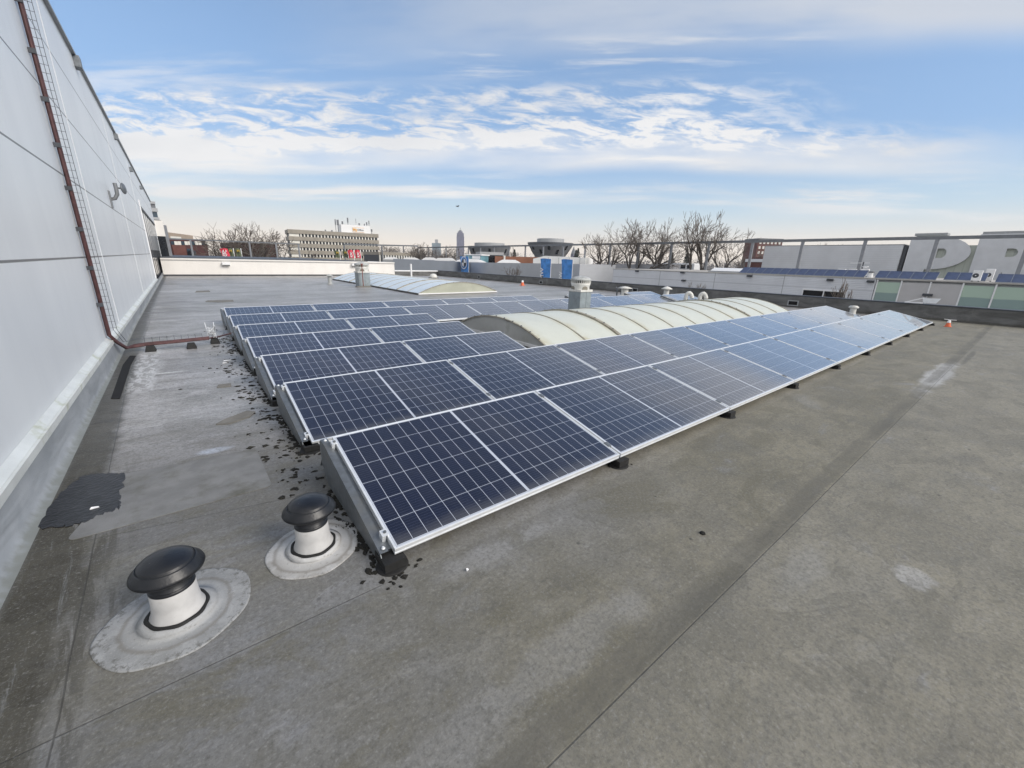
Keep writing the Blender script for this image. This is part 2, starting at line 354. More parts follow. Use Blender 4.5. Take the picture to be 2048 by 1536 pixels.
def cell_material(name='solar_cells', pale=0.0):
    m = bpy.data.materials.new(name); m.use_nodes = True
    nt = m.node_tree; b = nt.nodes['Principled BSDF']
    tc = nt.nodes.new('ShaderNodeTexCoord'); P = tc.outputs['Object']
    x, y, z = sep(nt, P)
    Lc, Wc = 1.733, 1.001
    half = Lc / 2
    # ten half-cells each side of the middle rib, six rows
    xa = (x - half).abs() - 0.009
    px, py = (half - 0.009 - 0.008) / 10, (Wc - 0.016) / 6
    fx = (xa / px).mod(1.0); fy = ((y - 0.008) / py).mod(1.0)
    gx = (fx - 0.5).abs().gt(0.5 - 0.0014 / px); gy = (fy - 0.5).abs().gt(0.5 - 0.0013 / py)
    midrib = xa.lt(0.0)
    edge = (y.lt(0.008)).max(y.gt(Wc - 0.008)).max(xa.gt(half - 0.009 - 0.008))
    line = gx.max(gy).max(midrib).max(edge)
    bus = ((fy * 9.0).mod(1.0) - 0.5).abs().lt(0.045)
    oi = nt.nodes.new('ShaderNodeObjectInfo')
    rnd = N(nt, oi.outputs['Random'])
    cidx = combine(nt, (xa / px)._m('FLOOR') + (x - half)._m('SIGN') * 20.0, (y / py)._m('FLOOR'), rnd * 30.0)
    wn = nt.nodes.new('ShaderNodeTexWhiteNoise'); nt.links.new(cidx, wn.inputs['Vector'])
    cv = N(nt, wn.outputs['Value'])
    c = mixc(nt, cv, (0.0065, 0.0075, 0.021), (0.009, 0.0105, 0.028))
    c = mixc(nt, rnd.step(0.6, 0.95) * 0.5, c, (0.016, 0.012, 0.030))
    c = mixc(nt, bus * 0.13, c, (0.30, 0.31, 0.36))
    c = mixc(nt, line * 0.85, c, (0.62, 0.66, 0.74))
    dust = noise(nt, combine(nt, x * 2.0 + rnd * 50.0, y * 2.0, rnd * 9.0), 1.5, 6.0, 0.7)
    c = mixc(nt, dust.step(0.45, 0.85) * 0.03 + 0.003, c, (0.35, 0.35, 0.33))
    low_dust = (y + (dust - 0.5) * 0.12).step(0.10, 0.0)
    c = mixc(nt, low_dust * 0.16, c, (0.34, 0.33, 0.30))
    drop = noise(nt, combine(nt, x * 1.0 + rnd * 31.0, y, rnd * 5.0), 14.0, 2.0, 0.5)
    c = mixc(nt, drop.step(0.765, 0.80) * 0.4, c, (0.5, 0.5, 0.5))
    nt.links.new(c, b.inputs['Base Color'])
    b.inputs['Roughness'].default_value = 0.14
    rr = dust * 0.10 + 0.05
    nt.links.new(rr.s, b.inputs['Roughness'])
    b.inputs['IOR'].default_value = 1.5
    b.inputs['Sheen Weight'].default_value = 0.42; b.inputs['Sheen Roughness'].default_value = 0.35
    b.inputs['Coat Weight'].default_value = 1.0; b.inputs['Coat Roughness'].default_value = 0.035; b.inputs['Coat IOR'].default_value = 1.48
    return m
M['cells'] = cell_material()

def wall_material():
    m = bpy.data.materials.new('white_sandwich_panel'); m.use_nodes = True
    nt = m.node_tree; b = nt.nodes['Principled BSDF']
    tc = nt.nodes.new('ShaderNodeTexCoord'); P = tc.outputs['Object']
    x, y, z = sep(nt, P)
    g = None
    for k in (1.375, 2.34, 3.30, 4.13):
        s_ = (z - k).abs().step(0.013, 0.007); g = s_ if g is None else g.max(s_)
    for k in (1.1, 7.72, 14.3, 20.9):
        s_ = (y - k).abs().step(0.008, 0.004) * 0.55; g = g.max(s_)
    st = noise(nt, combine(nt, 0.0, y * 1.6, z * 0.35), 1.0, 5.0, 0.6)
    c = mixc(nt, st.step(0.3, 0.75), (0.76, 0.79, 0.815), (0.69, 0.72, 0.75))
    st2 = noise(nt, combine(nt, 0.0, y * 6.0, z * 0.5), 1.0, 5.0, 0.7)
    c = mixc(nt, st2.step(0.60, 0.85) * 0.25, c, (0.55, 0.57, 0.56))
    algae = noise(nt, combine(nt, 0.0, y * 22.0, z * 9.0), 1.0, 4.0, 0.7).step(0.45, 0.75) * (z.step(4.72, 4.92) * 0.7 + (z - 0.28).abs().step(0.06, 0.0) * 0.5)
    c = mixc(nt, algae.clamp(), c, (0.30, 0.33, 0.22))
    tube = (y - 6.02).abs().step(0.16, 0.05) * noise(nt, combine(nt, 0.0, y * 60.0, z * 14.0), 1.0, 4.0, 0.7).step(0.42, 0.7) * 0.55
    c = mixc(nt, tube, c, (0.33, 0.34, 0.30))
    c = mixc(nt, g * 0.9, c, (0.07, 0.075, 0.08))
    nt.links.new(c, b.inputs['Base Color']); b.inputs['Roughness'].default_value = 0.38
    bp = nt.nodes.new('ShaderNodeBump'); bp.inputs['Strength'].default_value = 0.12; bp.inputs['Distance'].default_value = 0.004
    gr = noise(nt, P, 70.0, 3.0)
    hh = gr * 0.5 - g * 3.0 + noise(nt, combine(nt, 0.0, y * 0.7, z * 1.2), 1.0, 2.0) * 6.0
    nt.links.new(hh.s, bp.inputs['Height']); nt.links.new(bp.outputs[0], b.inputs['Normal'])
    return m
M['wall'] = wall_material()

def upstand_material():
    m = mat('membrane_upstand', (0.33, 0.35, 0.37), 0.5)
    nt = m.node_tree; b = nt.nodes['Principled BSDF']
    tc = nt.nodes.new('ShaderNodeTexCoord'); P = tc.outputs['Object']; x, y, z = sep(nt, P)
    n = noise(nt, combine(nt, x, y * 0.8, z * 2.0), 1.6, 5.0, 0.6, 0.5)
    c = mixc(nt, n.step(0.3, 0.7), (0.28, 0.30, 0.32), (0.40, 0.42, 0.44))
    low = (z + (noise(nt, P, 14.0, 4.0) - 0.5) * 0.07).step(0.05, 0.0)
    c = mixc(nt, low * 0.65, c, (0.15, 0.15, 0.11))
    nt.links.new(c, b.inputs['Base Color'])
    bp = nt.nodes.new('ShaderNodeBump'); bp.inputs['Strength'].default_value = 0.5; bp.inputs['Distance'].default_value = 0.05
    nt.links.new(noise(nt, combine(nt, x, y * 0.8, z * 3.0), 1.3, 2.0, 0.5, 0.8).s, bp.inputs['Height']); nt.links.new(bp.outputs[0], b.inputs['Normal'])
    return m
M['upstand'] = upstand_material()

def parapet_material():
    m = mat('bitumen_parapet', (0.11, 0.11, 0.108), 0.7)
    nt = m.node_tree; b = nt.nodes['Principled BSDF']
    tc = nt.nodes.new('ShaderNodeTexCoord'); P = tc.outputs['Object']; x, y, z = sep(nt, P)
    n = noise(nt, combine(nt, x * 1.0, y * 1.0, z * 3.0), 1.4, 6.0, 0.65, 0.5)
    c = mixc(nt, n.step(0.3, 0.7), (0.075, 0.075, 0.072), (0.16, 0.16, 0.158))
    st = noise(nt, combine(nt, x * 5.0, y * 5.0, z * 0.7), 1.0, 4.0, 0.6)
    c = mixc(nt, st.step(0.55, 0.8) * 0.5, c, (0.24, 0.24, 0.235))
    c = mixc(nt, (z + (n - 0.5) * 0.12).step(0.10, 0.03) * 0.6, c, (0.06, 0.052, 0.04))
    nt.links.new(c, b.inputs['Base Color'])
    return m
M['parapet'] = parapet_material()

def ribbed(name, col, period=0.10, axis='z', depth=0.6, rough=0.5, joint=None, joints=()):
    m = mat(name, col, rough)
    nt = m.node_tree; b = nt.nodes['Principled BSDF']
    tc = nt.nodes.new('ShaderNodeTexCoord'); P = tc.outputs['Object']; x, y, z = sep(nt, P)
    ax = {'x': x, 'y': y, 'z': z}[axis]
    f = (ax / period).mod(1.0)
    tri = (f - 0.5).abs() * 2.0
    n = noise(nt, P, 0.4, 4.0, 0.6)
    c = mixc(nt, n.step(0.3, 0.7), tuple(k * 0.95 for k in col), tuple(k * 1.05 for k in col))
    c = mixc(nt, tri.step(0.8, 1.0) * 0.35, c, tuple(k * 0.5 for k in col))
    for (a2, val, wd) in joints:
        aa = {'x': x, 'y': y, 'z': z}[a2]
        c = mixc(nt, (aa - val).abs().step(wd, wd * 0.6) * 0.6, c, tuple(k * 0.3 for k in col))
    nt.links.new(c, b.inputs['Base Color'])
    bp = nt.nodes.new('ShaderNodeBump'); bp.inputs['Strength'].default_value = depth; bp.inputs['Distance'].default_value = 0.02
    nt.links.new(tri.s, bp.inputs['Height']); nt.links.new(bp.outputs[0], b.inputs['Normal'])
    return m

def skylight_material(name='opal_polycarbonate', axis='x', col=(0.70, 0.74, 0.70), stain=0.5, x0=0.0, pitch=0.95):
    m = mat(name, col, 0.32)
    nt = m.node_tree; b = nt.nodes['Principled BSDF']
    tc = nt.nodes.new('ShaderNodeTexCoord'); P = tc.outputs['Object']; x, y, z = sep(nt, P)
    a = x if axis == 'x' else y
    f = ((a - x0) / pitch).mod(1.0)
    n = noise(nt, P, 2.2, 5.0, 0.65, 0.5)
    c = mixc(nt, n.step(0.3, 0.75), col, tuple(k * 0.93 for k in col))
    algae = (f.step(0.30, 0.0).max(f.step(0.80, 1.0) * 0.6)) * noise(nt, P, 3.1, 5.0, 0.7).step(0.35, 0.7) * stain
    c = mixc(nt, algae, c, (0.48, 0.44, 0.28))
    n2 = noise(nt, P, 24.0, 4.0, 0.7)
    c = mixc(nt, n2.step(0.5, 0.8) * 0.15, c, (0.5, 0.5, 0.42))
    nt.links.new(c, b.inputs['Base Color'])
    b.inputs['Specular IOR Level'].default_value = 0.6
    return m

# ------------------------------------------------------------------ mesh builder and tagging
class MB:
    def __init__(s): s.v, s.f, s.sm = [], [], []
    def add(s, vs, fs, smooth=False):
        o = len(s.v); s.v += [Vector(p) for p in vs]; s.f += [tuple(i + o for i in f) for f in fs]; s.sm += [smooth] * len(fs)
        return s
    def box(s, a, b):
        x0, y0, z0 = a; x1, y1, z1 = b
        return s.add([(x0, y0, z0), (x1, y0, z0), (x1, y1, z0), (x0, y1, z0), (x0, y0, z1), (x1, y0, z1), (x1, y1, z1), (x0, y1, z1)],
                     [(0, 3, 2, 1), (4, 5, 6, 7), (0, 1, 5, 4), (1, 2, 6, 5), (2, 3, 7, 6), (3, 0, 4, 7)])
    def obox(s, o, ux, uy, uz):      # corner + three edge vectors
        o, ux, uy, uz = Vector(o), Vector(ux), Vector(uy), Vector(uz)
        p = [o, o + ux, o + ux + uy, o + uy]; p += [k + uz for k in p]
        return s.add(p, [(0, 3, 2, 1), (4, 5, 6, 7), (0, 1, 5, 4), (1, 2, 6, 5), (2, 3, 7, 6), (3, 0, 4, 7)])
    def tube(s, p0, p1, r0, r1=None, n=6, caps=True, smooth=True):
        r1 = r0 if r1 is None else r1
        p0, p1 = Vector(p0), Vector(p1); d = (p1 - p0)
        if d.length < 1e-6: return s
        d.normalize(); a = d.orthogonal().normalized(); b = d.cross(a)
        vs = []
        for p, r in ((p0, r0), (p1, r1)):
            for i in range(n):
                an = 2 * math.pi * i / n; vs.append(p + (a * math.cos(an) + b * math.sin(an)) * r)
        fs = [(i, (i + 1) % n, n + (i + 1) % n, n + i) for i in range(n)]
        s.add(vs, fs, smooth)
        if caps: s.add(vs, [tuple(reversed(range(n))), tuple(range(n, 2 * n))])
        return s
    def path(s, pts, r, n=6):
        pts = [Vector(p) for p in pts]; rings = []; prev = None
        for i, p in enumerate(pts):
            d = (pts[min(i + 1, len(pts) - 1)] - pts[max(i - 1, 0)]).normalized()
            a = d.orthogonal().normalized() if prev is None else (prev - d * prev.dot(d)).normalized()
            prev = a; b = d.cross(a)
            rings.append([p + (a * math.cos(2 * math.pi * k / n) + b * math.sin(2 * math.pi * k / n)) * r for k in range(n)])
        vs = [q_ for rg in rings for q_ in rg]; fs = []
        for i in range(len(pts) - 1):
            for k in range(n): fs.append((i * n + k, i * n + (k + 1) % n, (i + 1) * n + (k + 1) % n, (i + 1) * n + k))
        s.add(vs, fs, True); s.add(rings[0], [tuple(reversed(range(n)))]); s.add(rings[-1], [tuple(range(n))])
        return s
    def lathe(s, c, prof, n=40, smooth=True, wob=None):
        c = Vector(c); vs = []; fs = []
        for j, (r, z) in enumerate(prof):
            for i in range(n):
                an = 2 * math.pi * i / n; k = 1.0 if wob is None else wob(an, j)
                vs.append(c + Vector((math.cos(an) * r * k, math.sin(an) * r * k, z)))
        for j in range(len(prof) - 1):
            for i in range(n):
                fs.append((j * n + i, j * n + (i + 1) % n, (j + 1) * n + (i + 1) % n, (j + 1) * n + i))
        s.add(vs, fs, smooth)
        if prof[0][0] > 1e-5: s.add(vs[:n], [tuple(reversed(range(n)))])
        if prof[-1][0] > 1e-5: s.add(vs[-n:], [tuple(range(n))])
        return s
    def prism(s, poly, ext):         # polygon (3D points, planar) extruded by vector
        ext = Vector(ext); a = [Vector(p) for p in poly]; b = [p + ext for p in a]; n = len(a)
        return s.add(a + b, [tuple(reversed(range(n))), tuple(range(n, 2 * n))] + [(i, (i + 1) % n, n + (i + 1) % n, n + i) for i in range(n)])
    def quad(s, *p, smooth=False): return s.add(p, [tuple(range(len(p)))], smooth)
    def build(s, name, material, parent=None, bevel=0.0):
        me = bpy.data.meshes.new(name)
        org = parent_org(parent)
        me.from_pydata([p - org for p in s.v], [], s.f)
        for p, k in zip(me.polygons, s.sm): p.use_smooth = k
        me.materials.append(material); me.update()
        bm = bmesh.new(); bm.from_mesh(me); bmesh.ops.recalc_face_normals(bm, faces=bm.faces); bm.to_mesh(me); bm.free()
        o = bpy.data.objects.new(name, me); COL.objects.link(o)
        if parent is not None: o.parent = parent
        if bevel:
            b = o.modifiers.new('bevel', 'BEVEL'); b.width = bevel; b.segments = 2; b.limit_method = 'ANGLE'; b.angle_limit = R_(40)
        return o
ORG = {}
def parent_org(p):
    if p is None: return Vector((0, 0, 0))
    return ORG.get(p.name, Vector((0, 0, 0)))
def tag(o, label=None, cat=None, group=None, kind=None):
    if label: o['label'] = label
    if cat: o['category'] = cat
    if group: o['group'] = group
    if kind: o['kind'] = kind
    return o
def thing(name, loc, label, cat, group=None):
    o = bpy.data.objects.new(name, None); COL.objects.link(o); o.location = loc
    o.empty_display_size = 0.2
    ORG[o.name] = Vector(loc)
    return tag(o, label, cat, group)
def sub(part):                       # lets a part carry sub-parts built in world coordinates
    ORG[part.name] = parent_org(part.parent); return part
def copy_tree(o, parent=None):
    c = o.copy(); COL.objects.link(c)
    if parent is not None: c.parent = parent
    for ch in list(o.children): copy_tree(ch, c)
    return c
def curve_mesh(name, cu, material, matrix, parent):
    tmp = bpy.data.objects.new('tmp', cu); COL.objects.link(tmp)
    dg = bpy.context.evaluated_depsgraph_get(); dg.update()
    me = bpy.data.meshes.new_from_object(tmp.evaluated_get(dg))
    bpy.data.objects.remove(tmp)
    me.transform(matrix)
    org = parent_org(parent); me.transform(Matrix.Translation(-org))
    me.materials.clear(); me.materials.append(material); me.name = name
    o = bpy.data.objects.new(name, me); COL.objects.link(o); o.parent = parent
    return o
def text_mesh(name, body, size, material, origin, ux, uy, parent, extrude=0.02, align='CENTER'):
    cu = bpy.data.curves.new(name, 'FONT'); cu.body = body; cu.size = size; cu.extrude = extrude
    cu.align_x = align; cu.align_y = 'CENTER'; cu.offset = 0.02 * size
    ux, uy = Vector(ux).normalized(), Vector(uy).normalized(); uz = ux.cross(uy)
    mx = Matrix(((ux.x, uy.x, uz.x, origin[0]), (ux.y, uy.y, uz.y, origin[1]), (ux.z, uy.z, uz.z, origin[2]), (0, 0, 0, 1)))
    return curve_mesh(name, cu, material, mx, parent)

# ------------------------------------------------------------------ the setting
g = MB().quad((-1600, -1600, -5.0), (1600, -1600, -5.0), (1600, 1600, -5.0), (-1600, 1600, -5.0)).build('ground', M['asphalt']); g['kind'] = 'structure'
def roof_sheet():
    b = MB(); X0, X1, Y0, Y1 = -1.551, 18.0, -6.0, 33.0
    b.box((X0, Y0, -4.99), (X1, Y1, 0.0))
    return b.build('flat_roof', M['roof'])
r = roof_sheet(); r['kind'] = 'structure'

# ------------------------------------------------------------------ white clad hall on the left
hall = thing('clad_hall', (-1.55, 10, 0), 'tall white panel-clad hall wall running along the left of the roof', 'building')
b = MB()
b.box((-14, -9, -5), (-1.552, 23.6, 4.95))
b.box((-14, 23.6, 3.42), (-1.552, 40.0, 4.95))
b.box((-14, 23.6, -5), (-1.552, 40.0, 0.10))
b.box((-14, 39.7, 0.10), (-1.56, 40.0, 3.42))
wall_o = b.build('cladding', M['wall'], hall)
b = MB()      # membrane turned up against the wall
prof = [(-1.435, 0.002), (-1.466, 0.014), (-1.488, 0.05), (-1.500, 0.12), (-1.506, 0.245)]
ny = 60; Y0, Y1 = -7.0, 33.0
vs = []; fs = []
for i in range(ny + 1):
    yy = Y0 + (Y1 - Y0) * (i / ny) ** 1.4
    for j, (px_, pz_) in enumerate(prof):
        k = 0.0 if j in (0, 4) else 0.008 * math.sin(yy * 1.7 + j) * math.cos(yy * 0.9)
        drift = -0.008 * max(0, yy - 1) * (1 - j / 4)
        vs.append((max(px_ + k + max(drift, -0.085), -1.548 + 0.010 * (4 - j)), yy, pz_))
for i in range(ny):
    for j in range(4): fs.append((i * 5 + j, i * 5 + j + 1, (i + 1) * 5 + j + 1, (i + 1) * 5 + j))
b.add(vs, fs, True); b.build('membrane_upstand', M['upstand'], hall)
b = MB(); b.box((-1.551, -7, 0.235), (-1.492, 23.5, 0.285)); b.prism([(-1.551, -7, 0.286), (-1.510, -7, 0.286), (-1.551, -7, 0.325)], (0, 30.5, 0))
M['flash'] = mat('flashing_strip', (0.72, 0.74, 0.72), 0.45, 0.2, 0.08, 3, dirt=(0.42, 0.44, 0.28), dscale=5, dlo=.5, dhi=.8)
b.build('flashing', M['flash'], hall)
b = MB(); b.box((-1.62, -9, 4.951), (-1.50, 40, 5.0)); b.build('roof_edge_trim', M['greytrim'], hall)
M['wallstrip'] = mat('wall_joint_strip', (0.72, 0.74, 0.76), 0.45, var=.05, vscale=3)
for yy in (7.72, 14.3, 20.9):
    MB().box((-1.5515, yy - 0.016, 0.33), (-1.546, yy + 0.016, 4.94)).build('joint_strip', M['wallstrip'], hall)
MB().box((-1.5515, 23.35, 0.33), (-1.525, 23.60, 3.60)).build('window_jamb', M['white'], hall)
# long window recessed at the far end
gl = MB().box((-1.64, 23.6, 0.10), (-1.585, 39.7, 1.55)).build('window', M['darkglass'], hall); sub(gl)
MB().box((-1.64, 23.6, 1.551), (-1.585, 39.7, 3.42)).build('upper_pane', M['paleglass'], gl)  # upper part split off to carry the painted sky reflection
for k in range(9):
    yy = 23.75 + k * 1.95
    MB().box((-1.584, yy - 0.05, 0.101), (-1.574, yy + 0.05, 3.299)).build('mullion', M['darkline'], gl)
MB().box((-1.584, 23.601, 3.30), (-1.545, 39.6, 3.419)).build('window_head', M['darkline'], gl)
MB().box((-1.561, 23.601, 0.101), (-1.54, 39.6, 0.22)).build('window_sill', M['darkline'], gl)
# white box bay and glazed end beyond the window
p0, p1 = onY(309, 472, 40.3), onY(325, 442, 40.3)
MB().box((-1.56, 40.001, p0.z), (p1.x, 42.2, p1.z)).build('corner_box', M['offwhite'], hall)
p2 = onY(332, 512, 40.3)
MB().box((-1.57, 40.05, -5), (p1.x - 0.03, 42.1, p0.z - 0.01)).build('corner_glazing', M['darkglass'], hall)
MB().box((p1.x - 0.02, 40.03, -5), (p1.x + 0.16, 42.15, p0.z + 0.8)).build('corner_post', M['poststeel'], hall)

# lightning conductor clips along the roof edge
for k, (u, v) in enumerate(((155, 128), (232, 275), (262, 340), (282, 376))):
    p = onX(u, v, -1.51); sz = 0.11 if k == 0 else 0.09
    o = MB().box((-1.56, p.y - sz, p.z - sz * 0.7), (-1.455, p.y + sz, p.z + sz * 1.1)).build('edge_bracket', M['galv'], None, 0.01)
    tag(o, ['largest grey bracket clipped on the roof edge above the hall wall, nearest the camera', 'second grey roof-edge bracket from the camera on the hall wall',
            'third small grey roof-edge bracket along the hall wall', 'farthest tiny grey bracket on the hall wall roof edge'][k], 'bracket', 'brackets along the hall roof edge')

# ------------------------------------------------------------------ cable run down the wall and over the roof
cr = thing('cable_conduit', (-1.5, 6.1, 0), 'red-brown cable conduit running down the white wall and across the roof', 'conduit')
wx, wy = -1.515, 6.05
bend = [(wx, wy, 6.2), (wx, wy, 3.0), (wx, wy, 0.36), (-1.47, wy + 0.12, 0.24), (-1.42, wy + 0.42, 0.10), (-1.36, wy + 0.60, 0.085), (-1.20, 6.66, 0.10), (-0.9, 6.66, 0.105), (-0.42, 6.72, 0.11)]
for (oy, ox, oz, rr) in ((0.0, 0.0, 0.0, 0.021), (0.035, 0.008, 0.012, 0.014), (-0.032, 0.004, -0.01, 0.012)):
    MB().path([(p[0] + ox, p[1] + oy * (1 if i < 5 else 0.9), p[2] + oz * (i > 4)) for i, p in enumerate(bend)], rr, 8).build('conduit', M['redcable'], cr)
MB().path([(-0.42, 6.72, 0.11), (-0.3, 6.95, 0.08), (-0.1, 7.1, 0.10), (0.05, 7.15, 0.12)], 0.012, 6).build('conduit', M['redcable'], cr)
b = MB()
for dx_ in (0.05, 0.085):
    b.path([(wx + dx_, wy + 0.075, 6.2), (wx + dx_, wy + 0.075, 0.42), (wx + dx_ + 0.05, wy + 0.25, 0.22), (-1.30, wy + 0.70, 0.15 + dx_ * .4), (-0.5, 6.82, 0.13 + dx_ * .6)], 0.0035, 4)
for k in range(66):
    zz = 0.45 + k * 0.085
    b.tube((wx, wy + 0.06, zz), (wx + 0.088, wy + 0.076, zz), 0.003, n=4)
for k in range(9):
    xx = -1.22 + k * 0.09
    b.tube((xx, 6.70, 0.10), (xx, 6.80, 0.185), 0.0035, n=4)
b.build('wire_tray', M['wire'], cr)
for k in range(12):
    zz = 0.75 + k * 0.47
    MB().box((-1.551, wy - 0.055, zz), (wx + 0.028, wy - 0.035, zz + 0.05)).build('clip', M['darkline'], cr)
for k, (u, v) in enumerate(((302, 703), (384, 697), (431, 687))):
    p = onZ(u, v); a, h_ = 0.068, 0.085
    o = MB().add([(p.x - a, p.y - .05, 0.002), (p.x + a, p.y - .05, 0.002), (p.x + a, p.y + .12, 0.002), (p.x - a, p.y + .12, 0.002),
              (p.x - a * .66, p.y, h_), (p.x + a * .66, p.y, h_), (p.x + a * .66, p.y + .09, h_), (p.x - a * .66, p.y + .09, h_)],
             [(0, 3, 2, 1), (4, 5, 6, 7), (0, 1, 5, 4), (1, 2, 6, 5), (2, 3, 7, 6), (3, 0, 4, 7)]).build('rubber_block', M['rubber'], None, 0.006)
    tag(o, ['black rubber block under the conduit, nearest the wall', 'middle black rubber block under the conduit run on the roof', 'black rubber block beneath the tangle of wires near the solar rows'][k], 'rubber block', 'rubber blocks carrying the conduit')
o = MB(); rs = random.Random(3)
for k in range(9):
    pts = [Vector((-0.36 + rs.uniform(-.07, .07), 6.85 + rs.uniform(-.06, .06), 0.09 + rs.uniform(0, .2))) for _ in range(6)]
    o.path(pts, 0.005, 5)
for k in (-1, 1): o.tube((-0.36 + k * .05, 6.9, 0.08), (-0.37 + k * .06, 6.95, 0.34), 0.006, n=5)
tag(o.build('wire_tangle', M['alu']), 'tangled bundle of silvery wires and cable ends standing on a rubber block', 'wires')

# antenna on the hall wall
p = onX(221, 399, -1.545)
an = thing('wall_antenna', p, 'small dish antenna on a curved grey arm fixed to the white hall wall', 'antenna')
M['brk'] = mat('grey_bracket_paint', (0.20, 0.21, 0.22), 0.5, 0.2, 0.1, 10)
MB().box((-1.551, p.y - 0.10, p.z - 0.17), (-1.53, p.y + 0.10, p.z + 0.17)).build('base_plate', M['brk'], an)
yb = p.y + 0.05
pa, pb, pc = onY(228, 399, yb), onY(235, 392, yb), onY(229, 366, yb)
MB().path([(-1.54, yb, p.z - .02), (pa.x - .06, yb, pa.z), (pa.x + .02, yb, pa.z + .02), (pb.x, yb, pb.z + .03), (pb.x + .005, yb, pb.z + .14), (pc.x, yb, pc.z)], 0.035, 10).build('arm', M['brk'], an)
pd = onY(242, 377, yb + 0.1)
MB().lathe((0, 0, 0), [(0.0, 0.0), (0.06, 0.012), (0.11, 0.045), (0.12, 0.06), (0.11, 0.055), (0.0, 0.03)], 24)
dish = MB()
ax_d = Vector((1.0, -0.30, 0.05)).normalized(); a_ = ax_d.orthogonal().normalized(); b_ = ax_d.cross(a_)
rings = [(0.0, 0.0), (0.06, 0.010), (0.105, 0.03), (0.115, 0.042), (0.105, 0.055), (0.0, 0.07)]
vs = []; fs = []
for (rr, hh) in rings:
    for i in range(24):
        th = 2 * math.pi * i / 24; vs.append(pd + ax_d * hh + (a_ * math.cos(th) + b_ * math.sin(th)) * rr)
for j in range(len(rings) - 1):
    for i in range(24): fs.append((j * 24 + i, j * 24 + (i + 1) % 24, (j + 1) * 24 + (i + 1) % 24, (j + 1) * 24 + i))
dish.add(vs, fs, True); dish.build('dish', M['galv'], an)
MB().tube((pc.x + .01, yb, pd.z), pd, 0.015, n=8).build('dish_arm', M['brk'], an)

# ------------------------------------------------------------------ solar array
TILT = 0.2313; ZL = 0.10; PITCH = 1.775; PL, PW, PT = 1.757, 1.023, 0.035
ROWY = [0.0, 1.577, 2.883, 4.232, 5.578, 6.925, 8.296, 9.67]
ROWX = [0.0, -0.015, -0.027, -0.024, -0.014, -0.011, -0.002, 0.0]
ROWZ = [0.0, -0.025, -0.013, -0.013, -0.015, -0.004, 0.001, 0.0]
def make_panel():
    t = thing('solar_panel', (0, 0, 0), 'x', 'solar panel')
    f = MB(); wd = 0.011
    f.box((0, 0, -PT), (PL, wd, 0)); f.box((0, PW - wd, -PT), (PL, PW, 0))
    f.box((0, wd, -PT), (wd, PW - wd, 0)); f.box((PL - wd, wd, -PT), (PL, PW - wd, 0))
    f.box((-0.001, -0.003, -PT), (PL + .001, 0.0, -PT + 0.010))
    f.build('frame', M['alu'], t, 0.0015)
    me = MB().box((0, 0, -0.006), (PL - 2 * wd - 0.002, PW - 2 * wd - 0.002, 0)).build('cells', M['cells'], t)
    me.location = (wd + .001, wd + .001, -0.003)
    MB().box((wd, wd, -0.016), (PL - wd, PW - wd, -0.0105)).build('backsheet', M['white'], t)
    return t
proto = make_panel()
def clamp_mesh(b, x, y):      # small mid clamp bridging two frames, in panel space
    b.box((x - 0.017, y - 0.026, -0.02), (x + 0.017, y + 0.026, 0.006))
cl = MB(); clamp_mesh(cl, PL + 0.009, 0.13); cl.build('clamp', M['galv'], proto, 0.002)
cl = MB(); clamp_mesh(cl, PL + 0.009, PW - 0.10); cl.build('clamp', M['galv'], proto, 0.002)
ordn = ['first', 'second', 'third', 'fourth', 'fifth', 'sixth', 'seventh', 'eighth', 'ninth']
rown = ['front', 'second', 'third', 'fourth', 'fifth', 'sixth', 'seventh', 'rearmost']
rows = {0: range(9), 1: range(9), 2: range(2), 3: range(2), 4: range(2), 5: list(range(8)), 6: [0, 1, 2, 3, 4]}
rest = {5: 'sixth', 6: 'seventh'}
first = True
cs, sn = math.cos(TILT), math.sin(TILT)
for r_, ks in rows.items():
    for k in ks:
        o = proto if first else copy_tree(proto); first = False
        o.location = (ROWX[r_] + k * PITCH, ROWY[r_], ZL + ROWZ[r_]); o.rotation_euler = (TILT, 0, 0)
        last = (k == list(ks)[-1])
        look = 'dark navy' if (k < 3 and r_ < 5) else 'blue' if k < 5 else 'pale sky-reflecting'
        where = f'{ordn[k]} from the left end'
        if r_ in (2, 3, 4): where = 'at the left end' if k == 0 else 'at the right end beside the barrel skylight'
        tag(o, f'{look} solar panel in the {rown[r_]} row, {where}', 'solar panel', 'solar panels on the flat roof')
# short detached blocks behind the long skylight
for n_, (x_, y_, lab) in enumerate(((10.35, 8.0, 'blue solar panel just right of the grey vent shaft, behind the long skylight'),
                                    (13.85, 8.0, 'pale solar panel in front of the round roof vent by the parapet'),
                                    (14.2 + .05, 6.55, 'pale solar panel left of the twin gooseneck pipes'))):
    o = copy_tree(proto)
    if n_ == 2: continue_ = True
    o.location = (x_, y_, ZL); o.rotation_euler = (TILT, 0, 0)
    tag(o, lab, 'solar panel', 'solar panels on the flat roof')

